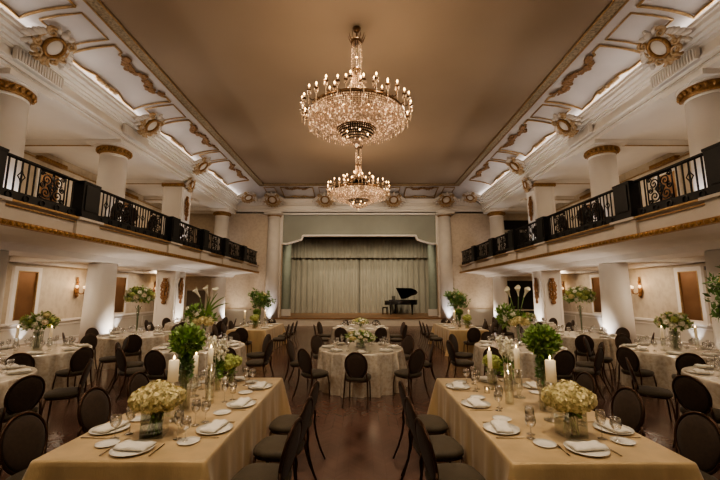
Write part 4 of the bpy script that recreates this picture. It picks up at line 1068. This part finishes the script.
def proto_blades():
    m = MB()
    for ang, L, y in ((.35,.62,.02),(.62,.66,-.02),(.85,.62,.0),(.5,.5,.05),(.15,.5,.03)):
        vs = []; fs = []
        for i in range(9):
            t = i/8; b = ang*(.4+.75*t); p = Vector((sin(b)*L*t, y, cos(b)*L*t)); w = .028*(1-t)**.6*(.5+t if t < .5 else 1)
            vs += [tuple(p+Vector((-cos(b)*w,0,sin(b)*w))), tuple(p+Vector((cos(b)*w,.006,-sin(b)*w)))]
        for i in range(8): fs.append((2*i,2*i+1,2*i+3,2*i+2))
        m.add(vs, fs, True)
    return m
bl = proto_blades(); bl.v = [(x,y,z+.55) for x,y,z in bl.v]
P_callaL = P_calla+[('blade_leaves', bl.mesh('blade_leaves', M_['leaf']), None)]
# candles
def candle_proto(glass_h, glass_r, cr, ch, z_c):
    g = MB()
    g.lathe([(0,0),(glass_r*1.5,0),(glass_r*1.5,.008),(glass_r*.5,.02),(glass_r*.42,.05),(glass_r,.09 if glass_h > .12 else .03),(glass_r,glass_h),(glass_r-.003,glass_h),(glass_r-.003,.10 if glass_h > .12 else .035),(0,.095 if glass_h > .12 else .03)], 20)
    c = MB().lathe([(0,z_c),(cr,z_c),(cr,z_c+ch-.004),(cr-.006,z_c+ch),(cr*.5,z_c+ch-.008),(0,z_c+ch-.01)], 18)
    w = MB().tube([(0,0,z_c+ch-.012),(0,0,z_c+ch+.008)], .0015, 5)
    f = MB().lathe([(0,z_c+ch+.004),(.006,z_c+ch+.012),(.0075,z_c+ch+.02),(.004,z_c+ch+.034),(0,z_c+ch+.046)], 8)
    return [('glass_stand', g.mesh('candle_glass', M_['vase']), None), ('candle', c.mesh('candle', M_['wax']), None), ('wick', w.mesh('wick', M_['wick']), 1), ('flame', f.mesh('flame', M_['flame']), 1)]
P_pil = candle_proto(.335,.058,.045,.19,.337)
P_mid = candle_proto(.30,.045,.028,.22,.302)
P_tap = candle_proto(.24,.04,.026,.20,.242)
P_vot = [('votive_glass', cyl_vase(.032,.07,16).mesh('votive_glass', M_['glass']), None), ('candle', MB().lathe([(0,.014),(.026,.014),(.026,.035),(0,.034)],12).mesh('votive_wax', M_['wax']), None), ('flame', MB().lathe([(0,.036),(.005,.042),(.003,.056),(0,.064)],6).mesh('votive_flame', M_['flame']), 1)]
P_cylv = [('glass_cylinder', cyl_vase(.045,.40).mesh('glass_cylinder', M_['vase']), None), ('water', MB().lathe([(0,.014),(.04,.014),(.04,.26),(0,.26)],20).mesh('cylinder_water', M_['water']), None)]
for s, cx, sg in (('left',LX,-1),('right',RXc,1)):
    d = f'on front {s} gold table'
    spawn('flower_arrangement', P_hyd, (cx+(0 if sg < 0 else .05), 2.98, TZ), rnd.uniform(0,.3), f'cream hydrangeas in square glass vase {d}', 'flowers', 'front table flowers')
    spawn('candle_holder', P_pil, (cx+(-.05 if sg < 0 else .09), 3.32, TZ), 0, f'thick lit pillar candle on glass stand behind hydrangeas {d}', 'candle', 'front table candles')
    spawn('flower_arrangement', P_green, (cx+(-.08 if sg < 0 else .17), 3.62, TZ), rnd.uniform(0,6), f'bushy green foliage in tall glass vase {d}', 'flowers', 'front table flowers')
    spawn('glass_vase', P_cylv, (cx+(.09 if sg < 0 else -.10), 3.84, TZ), 0, f'tall plain glass cylinder of water beside green foliage {d}', 'vase', 'front table glass cylinders')
    spawn('candle_holder', P_mid, (cx+(-.01 if sg < 0 else .09), 4.06, TZ), 0, f'slim lit candle on glass stand behind green foliage {d}', 'candle', 'front table candles')
    spawn('flower_arrangement', P_stock, (cx+(-.03 if sg < 0 else .08), 4.32, TZ), rnd.uniform(0,6), f'white stock flowers in glass cylinder {d}', 'flowers', 'front table flowers')
    spawn('candle_holder', P_tap, (cx+(-.19 if sg < 0 else -.09), 4.10 if sg < 0 else 4.42, TZ), 0, f'shorter slim candle on glass stand by white stock {d}', 'candle', 'front table candles')
    spawn('flower_arrangement', P_lime, (cx+(.03 if sg < 0 else .01), 4.64, TZ), rnd.uniform(0,6), f'lime green hydrangeas in short glass vase {d}', 'flowers', 'front table flowers')
    for i, (dx, y, w) in enumerate(((-.16,3.22,'near the pillar candle'),(-.24,3.50,'near the foliage vase'),(.20,4.24,'near the white stock'))):
        spawn('votive_candle', P_vot, (cx+dx*(-sg), y, TZ), 0, f'small glass votive candle {d}, {w}', 'candle', 'front table votives')
    # calla table
    cxx = sg*3.5+(-.05 if sg > 0 else .05)
    spawn('flower_arrangement', P_callaL if sg < 0 else P_calla, (cxx, 8.05, TZ), 0, f'calla lilies over cream hydrangeas in trumpet vase on {s} round table', 'flowers', 'calla lily centrepieces', scale=(1.05,1.05,1.02))
    # tall bouquets
    spawn('flower_arrangement', P_tall, (-6.28 if sg < 0 else 6.18, 10.3, TZ), rnd.uniform(0,6), f'tall white and green bouquet in trumpet vase on {s} aisle table', 'flowers', 'tall aisle bouquets')
    # low bouquet with candles on the wall-side table
    spawn('flower_arrangement', P_midb, (-6.6 if sg < 0 else 6.42, 7.5, TZ), rnd.uniform(0,6), f'loose white and green bouquet in glass cylinder on {s} aisle table', 'flowers', 'low bouquets')
    for q, w in ((-.34,'left'),(.34,'right')):
        spawn('candle_holder', P_tap, ((-6.6 if sg < 0 else 6.42)+q, 7.5-.1, TZ), 0, f'ivory candle on glass stand at {w} of low bouquet, {s} aisle table', 'candle', 'aisle table candles')
    # far gold table
    gx = -3.55 if sg < 0 else 3.35
    spawn('flower_arrangement', P_leafy, (gx, 12.9, TZ), 1.0, f'tall leafy bouquet in trumpet vase on far {s} gold table', 'flowers', 'far gold table flowers', scale=(1,1,1))
    spawn('flower_arrangement', P_green, (gx-.05*sg, 12.35, TZ), 2.0, f'leafy green bunch in tall vase on far {s} gold table', 'flowers', 'far gold table flowers', scale=(.8,.8,.75))
    spawn('flower_arrangement', P_lime, (gx+.1, 11.95, TZ), 2.0, f'lime hydrangeas in short vase on far {s} gold table', 'flowers', 'far gold table flowers', scale=(1.3,1.3,1.2))
    spawn('candle_holder', P_mid, (gx-.28, 12.1, TZ), 0, f'slim lit candle at left of flowers on far {s} gold table', 'candle', 'far gold table candles')
    spawn('candle_holder', P_mid, (gx+.30, 12.45, TZ), 0, f'slim lit candle at right of flowers on far {s} gold table', 'candle', 'far gold table candles')
    spawn('flower_arrangement', P_low, (sg*6.5-.02, 14.2, TZ), 2.2, f'low white bouquet in clear bowl on {s} round table near pier', 'flowers', 'low bouquets', scale=(.8,.8,.8))
spawn('flower_arrangement', P_low, (0,7.79,TZ), 1.0, 'low white and green bouquet in clear bowl on centre round table', 'flowers', 'low bouquets', scale=(1.0,1.0,.72))
spawn('flower_arrangement', P_low, (-.02,12.3,TZ), 2.0, 'low white bouquet on round table behind the centre one', 'flowers', 'low bouquets', scale=(.8,.8,.65))
spawn('flower_arrangement', P_leafy, (5.42,5.05,TZ), 4.0, 'tall leafy bouquet on round table at right picture edge', 'flowers', 'tall aisle bouquets', scale=(1,1,1.22))

# the whole floor setting stands a little nearer the stage
SETTING = {'banquet_chair','round_table','long_table','tablecloth','dinner_plate','bread_plate','napkin','wine_glass','water_goblet','dinner_fork','dinner_knife','flower_arrangement','candle_holder','votive_candle','glass_vase'}
for o in list(COL.objects):
    if o.parent is None and o.name.split('.')[0] in SETTING and o.location.z < 2: o.location.y += .165

# ------------------------------------------------------------------ chandeliers
def chandelier_proto():
    out = []
    z = 5.80
    fr = MB()
    fr.tube([(0,0,7.95),(0,0,5.2)], .02, 8)
    fr.lathe([(1.03,z-.03),(1.06,z-.03),(1.06,z+.03),(1.03,z+.03),(1.03,z-.03)], 64); fr.lathe([(.41,5.43),(.44,5.43),(.44,5.49),(.41,5.49),(.41,5.43)], 40)
    fr.lathe([(.36,6.20),(.38,6.20),(.38,6.25),(.36,6.25),(.36,6.20)], 32); fr.lathe([(.0,7.92),(.10,7.92),(.06,7.84),(.02,7.82)], 20)
    fr.lathe([(.09,6.86),(.11,6.86),(.11,6.9),(.09,6.9),(.09,6.86)], 20); fr.lathe([(.10,7.55),(.13,7.55),(.14,7.6),(.10,7.6),(.10,7.55)], 20)
    for k in range(6):
        a = 2*pi*k/6; fr.tube([(.02*cos(a),.02*sin(a),6.3),(.37*cos(a),.37*sin(a),6.22),(.75*cos(a),.75*sin(a),6.0),(1.05*cos(a),1.05*sin(a),5.82)], .012, 5)
    out.append(('frame', fr.mesh('chandelier_frame', M_['chbrass']), None))
    cr = MB()
    for k in range(12):
        a = 2*pi*k/12; cr.tube([(.12*cos(a),.12*sin(a),7.58),(.17*cos(a),.17*sin(a),7.66),(.20*cos(a),.20*sin(a),7.76)], [.012,.01,.004], 5)
    out.append(('crown', cr.mesh('chandelier_crown', M_['chbrass']), None))
    bs = MB()       # draped basket, two layers
    for k in range(120):
        a = 2*pi*(k+.5)/120
        for i in range(18):
            t = i/17; r = 1.0+(.40-1.0)*t; bs.octa((r*cos(a), r*sin(a), z-.02+(5.50-z+.02)*t-.06*sin(pi*t)), .02 if t < .7 else .013, .026)
    for k in range(150):
        a = 2*pi*k/150
        for i in range(24):
            t = i/23; r = 1.03+(.43-1.03)*t; zz = z-.04+(5.46-z+.04)*t-.13*sin(pi*t)
            bs.octa((r*cos(a), r*sin(a), zz), .018 if t < .7 else .011, .024)
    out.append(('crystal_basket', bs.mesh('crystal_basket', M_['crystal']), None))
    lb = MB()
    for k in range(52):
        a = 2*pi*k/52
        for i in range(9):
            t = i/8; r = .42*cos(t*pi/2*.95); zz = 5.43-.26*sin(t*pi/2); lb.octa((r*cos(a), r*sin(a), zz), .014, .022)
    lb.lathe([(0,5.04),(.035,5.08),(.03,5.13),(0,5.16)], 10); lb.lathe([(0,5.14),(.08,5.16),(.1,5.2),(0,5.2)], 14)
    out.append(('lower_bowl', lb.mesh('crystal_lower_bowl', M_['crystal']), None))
    tn = MB()
    for k in range(16):
        a = 2*pi*k/16
        for i in range(16):
            t = i/15; r = .10+.02*sin(pi*t); tn.octa((r*cos(a), r*sin(a), 7.55-t*.66), .010, .02)
        for i in range(12):
            t = i/11; r = .10+.27*t**2.6; tn.octa((r*cos(a), r*sin(a), 6.86-t*.62), .011, .022)
    for k in range(120):
        a = 2*pi*k/120
        for i in range(5): tn.octa((1.06*cos(a), 1.06*sin(a), z-.06-.05*i), .012, .026)
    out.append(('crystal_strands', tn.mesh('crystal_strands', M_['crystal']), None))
    def arm(r0, r1, zz, a):
        m = MB(); c, s_ = cos(a), sin(a)
        m.tube([(r0*c,r0*s_,zz),((r0+.06)*c,(r0+.06)*s_,zz-.07),((r1-.03)*c,(r1-.03)*s_,zz-.06),(r1*c,r1*s_,zz+.05),(r1*c,r1*s_,zz+.1)], .011, 5)
        m.lathe([(0,0),(.045,.012),(.05,.025),(.015,.03)], 10, c=(r1*c,r1*s_,zz+.1))
        d = MB()
        for i in range(4): d.octa(((r1+.0)*c+.04*cos(a+i*pi/2), r1*s_+.04*sin(a+i*pi/2), zz+.06), .011, .03)
        d.tube([(r1*c,r1*s_,zz+.08),(r1*c,r1*s_,zz-.18)], .003, 4); d.tube([(r1*c+.04*cos(a+i*pi/2), r1*s_+.04*sin(a+i*pi/2), zz+.06) for i in range(4)], .003, 4, closed=True); d.tube([(r1*c-.045*c,r1*s_-.045*s_,zz+.06),(r1*c+.045*c,r1*s_+.045*s_,zz+.06)], .003, 4)
        for i in range(3): d.octa((r1*c, r1*s_, zz-.05-i*.05), .013, .026)
        cn = MB().lathe([(.012,.03),(.012,.09),(.0,.09)], 8, c=(r1*c,r1*s_,zz+.1))
        b = MB().lathe([(0,.09),(.013,.097),(.018,.113),(.013,.132),(.003,.15),(0,.155)], 8, c=(r1*c,r1*s_,zz+.1))
        return m, d, cn, b
    for n, r0, r1, zz, off in ((30,1.05,1.20,5.80,.1),(12,.37,.60,6.14,.3)):
        for k in range(n):
            m, d, cn, b = arm(r0, r1, zz+(.0 if k % 2 else .06), 2*pi*(k+off)/n)
            out.append(('candle_arm', m.mesh('chandelier_arm', M_['chbrass']), None)); ai = len(out)-1
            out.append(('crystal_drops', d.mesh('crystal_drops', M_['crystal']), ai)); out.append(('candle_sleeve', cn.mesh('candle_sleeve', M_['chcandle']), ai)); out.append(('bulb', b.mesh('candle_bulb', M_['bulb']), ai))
    ib = MB()
    for k in range(10):
        a = 2*pi*k/10; ib.ell((.78*cos(a), .78*sin(a), 5.66), (.022,.022,.03), 6, 4)
    for k in range(5):
        a = 2*pi*k/5; ib.ell((.25*cos(a), .25*sin(a), 5.36), (.018,.018,.025), 6, 4)
    ib.ell((0,0,7.2),(.025,.025,.04),6,4)
    out.append(('inner_bulbs', ib.mesh('inner_bulbs', M_['bulb']), None))
    return out
P_chd = chandelier_proto()
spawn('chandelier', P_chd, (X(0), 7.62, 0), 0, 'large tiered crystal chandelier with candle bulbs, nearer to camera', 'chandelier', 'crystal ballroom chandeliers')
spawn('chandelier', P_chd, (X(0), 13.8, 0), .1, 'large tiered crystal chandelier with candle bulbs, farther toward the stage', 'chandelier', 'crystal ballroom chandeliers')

# ------------------------------------------------------------------ lights
WARM = (1,.66,.36); NEUT = (1,.86,.70); COOL = (.93,.92,1.0)
def lamp(kind, name, loc, energy, col, size=.1, rot=None, tgt=None, spot=None, blend=.6, size_y=None):
    l = bpy.data.lights.new(name, kind); l.energy = energy; l.color = col
    if kind == 'AREA':
        l.size = size
        if size_y: l.shape = 'RECTANGLE'; l.size_y = size_y
    else: l.shadow_soft_size = size
    if kind == 'SPOT': l.spot_size = spot; l.spot_blend = blend
    o = bpy.data.objects.new(name, l); COL.objects.link(o); o.location = loc
    if tgt is not None: o.rotation_euler = (Vector(tgt)-Vector(loc)).to_track_quat('-Z','Y').to_euler()
    elif rot: o.rotation_euler = rot
    return o
for y in (7.62, 13.8):
    for k in range(6):
        a = 2*pi*k/6; lamp('POINT', 'chandelier_lamp', (X(1.25*cos(a)), y+1.25*sin(a), 6.0), 20, (1,.75,.50), .08)
    lamp('POINT', 'basket_lamp', (X(0), y, 5.68), 60, WARM, .12)
    lamp('POINT', 'stem_lamp', (X(0), y, 6.62), 20, WARM, .10)
for sd in (-1,1):
    for y in (4.0, 7.9, 11.6, 21.15):
        lamp('SPOT', 'column_uplight', (X(sd*7.40), y-.10, .06), 60, COOL, .05, tgt=(X(sd*7.72), y, 2.6), spot=R(62))
        lamp('SPOT', 'soffit_fill', (X(sd*7.30), y+.1, .3), 130, NEUT, .08, tgt=(X(sd*7.15), y, 3.0), spot=R(120), blend=1)  # extra wide spots added to brighten the balcony soffit
        lamp('SPOT', 'balcony_uplight', (X(sd*7.40), y-.1, 3.6), 30, COOL, .05, tgt=(X(sd*7.75), y, 6.6), spot=R(80))
    lamp('SPOT', 'pier_uplight', (X(sd*7.36), 15.75, .06), 90, COOL, .05, tgt=(X(sd*7.66), 15.8, 2.6), spot=R(62))
    lamp('SPOT', 'soffit_fill', (X(sd*7.30), 15.8, .3), 120, NEUT, .08, tgt=(X(sd*7.15), 15.8, 3.0), spot=R(120), blend=1)
    lamp('SPOT', 'pier_uplight', (X(sd*7.36), 15.75, 3.6), 50, COOL, .05, tgt=(X(sd*7.66), 15.8, 6.4), spot=R(62))
    for y in (12.25, 17.0): lamp('SPOT', 'wall_uplight', (X(sd*10.75), y, .05), 45, COOL, .05, tgt=(X(sd*11.1), y, 1.2), spot=R(60))
    lamp('SPOT', 'stage_uplight', (X(sd*5.25), YE-.75, .06), 90, COOL, .05, tgt=(X(sd*5.2), YE-.4, 3), spot=R(60))
    for y in (5.6, 9.75, 13.7, 18.2):
        lamp('AREA', 'aisle_downlight', (X(sd*9.7), y, 3.03), 55, (1,.82,.62), 1.2, rot=(0,0,0))
        lamp('SPOT', 'balcony_wash', (X(sd*9.3), y, 4.3), 48, (1,.84,.70), .1, tgt=(X(sd*9.5), y, 6.8), spot=R(130), blend=1)
        lamp('AREA', 'balcony_downlight', (X(sd*9.7), y, 6.6), 14, (1,.82,.62), 1.2, rot=(0,0,0))
    for y in (14.45, 19.9): lamp('POINT', 'sconce_lamp', (X(sd*10.78), y, 2.25), 7, WARM, .06)
    o = lamp('AREA', 'cove_strip', (X(sd*7.12), 9.4, 7.56), 38, (1,.92,.86), .04, size_y=24)
    d = Vector((-sd*.45,0,1)).normalized(); x = Vector((d.z,0,-d.x))
    o.matrix_world = Matrix(((x.x,0,-d.x,X(sd*7.12)),(0,1,0,9.4),(x.z,0,-d.z,7.56),(0,0,0,1)))
    for y in (2.5,5.5,9.5,13.5,17.5): lamp('SPOT', 'cove_fill', (X(sd*6.45), y, 4.5), 110, (1,.90,.82), .15, tgt=(X(sd*6.25), y, 8.0), spot=R(85), blend=1)  # spots put in over the rail to whiten the cove, no fixtures
    for y in (4,8,12,16,20): lamp('SPOT', 'frieze_fill', (X(sd*5.9), y, 5.0), 45, (1,.92,.84), .12, tgt=(X(sd*7.4), y, 7.05), spot=R(75), blend=1)  # free-hanging spots added to lift the dim frieze
    # added fill spots above the balcony ledge, no fixtures, brighten ceiling and opposite cove
    for y in (4, 9, 14, 18): lamp('SPOT', 'ceiling_fill', (X(sd*6.5), y, 4.6), 120, (1,.90,.80), .15, tgt=(X(-sd*2.0), y+.5, 8.0), spot=R(105), blend=1)
o = lamp('AREA', 'cove_strip', (X(0), YB+.12, 7.56), 26, (1,.92,.86), 13.5, tgt=(X(0), YB-.4, 8.8), size_y=.04)
for x, y, e in ((LX,3.7,120),(RXc,3.7,120),(0,7.95,150),(-3.5,8,90),(3.5,8,90),(-6.5,7.5,70),(6.5,7.5,70),(-3.55,12.7,120),(3.35,12.7,120),(0,12.3,120),(-5.55,5.15,70),(5.5,5.15,70),(-6.2,10.3,70),(6.2,10.3,70)):
    hx = max(-5.2, min(5.2, x))
    lamp('SPOT', 'pin_spot', (hx, y-.6, 7.85), e*7.0, (1,.82,.60), .12, tgt=(x,y,.7), spot=R(26 if abs(x) < 5 else 24), blend=.9)
for x in (-3.6,-1.8,0,1.8,3.6): lamp('SPOT', 'stage_light', (X(x), 23.0, 5.9), 260, (1,.86,.66), .2, tgt=(X(x*1.1), 26.6, 2.2), spot=R(85), blend=.9)
for x in (-3.5,0,3.5): lamp('SPOT', 'front_wash', (X(x), 15.5, 7.8), 420, (1,.84,.64), .2, tgt=(X(x), 22, 4.2), spot=R(65), blend=.9)
for x in (-4.5,4.5): lamp('SPOT', 'front_fill', (X(x), -2.5, 7.6), 900, (1,.84,.64), .2, tgt=(-x*.5, 9.5, .4), spot=R(62), blend=1)  # added frontal fill for cloth and chairs facing the camera
for x in (-3,0,3): lamp('SPOT', 'apron_fill', (X(x), 17.5, 7.8), 260, (1,.86,.68), .15, tgt=(X(x), 21.4, .2), spot=R(38), blend=.9)  # spots added to brighten the stage front and the floor before it
for y in (2,10,17): lamp('AREA', 'house_fill', (X(0), y, 7.9), 90, (1,.80,.58), 3.0, rot=(0,0,0))  # broad general fill added under the ceiling, no fittings

w = bpy.data.worlds.new('World'); S.world = w; w.use_nodes = True
w.node_tree.nodes['Background'].inputs[0].default_value = (.02,.017,.014,1); w.node_tree.nodes['Background'].inputs[1].default_value = 1

# ------------------------------------------------------------------ camera
cam = bpy.data.cameras.new('camera'); co = bpy.data.objects.new('camera', cam); COL.objects.link(co)
co.location = (0,0,1.9); co.rotation_euler = (R(90+8.26),0,0)
cam.sensor_width = 36; cam.lens = 18.25; cam.shift_x = -1/720; cam.clip_start = .05; cam.clip_end = 100
S.camera = co
S.view_settings.view_transform = 'AgX'; S.view_settings.look = 'AgX - Medium High Contrast'; S.view_settings.exposure = 0.12
for l, v in LABELS.items():
    if len(v) > 1: print('DUP', l, v)
print('NOBJ', len(bpy.data.objects))
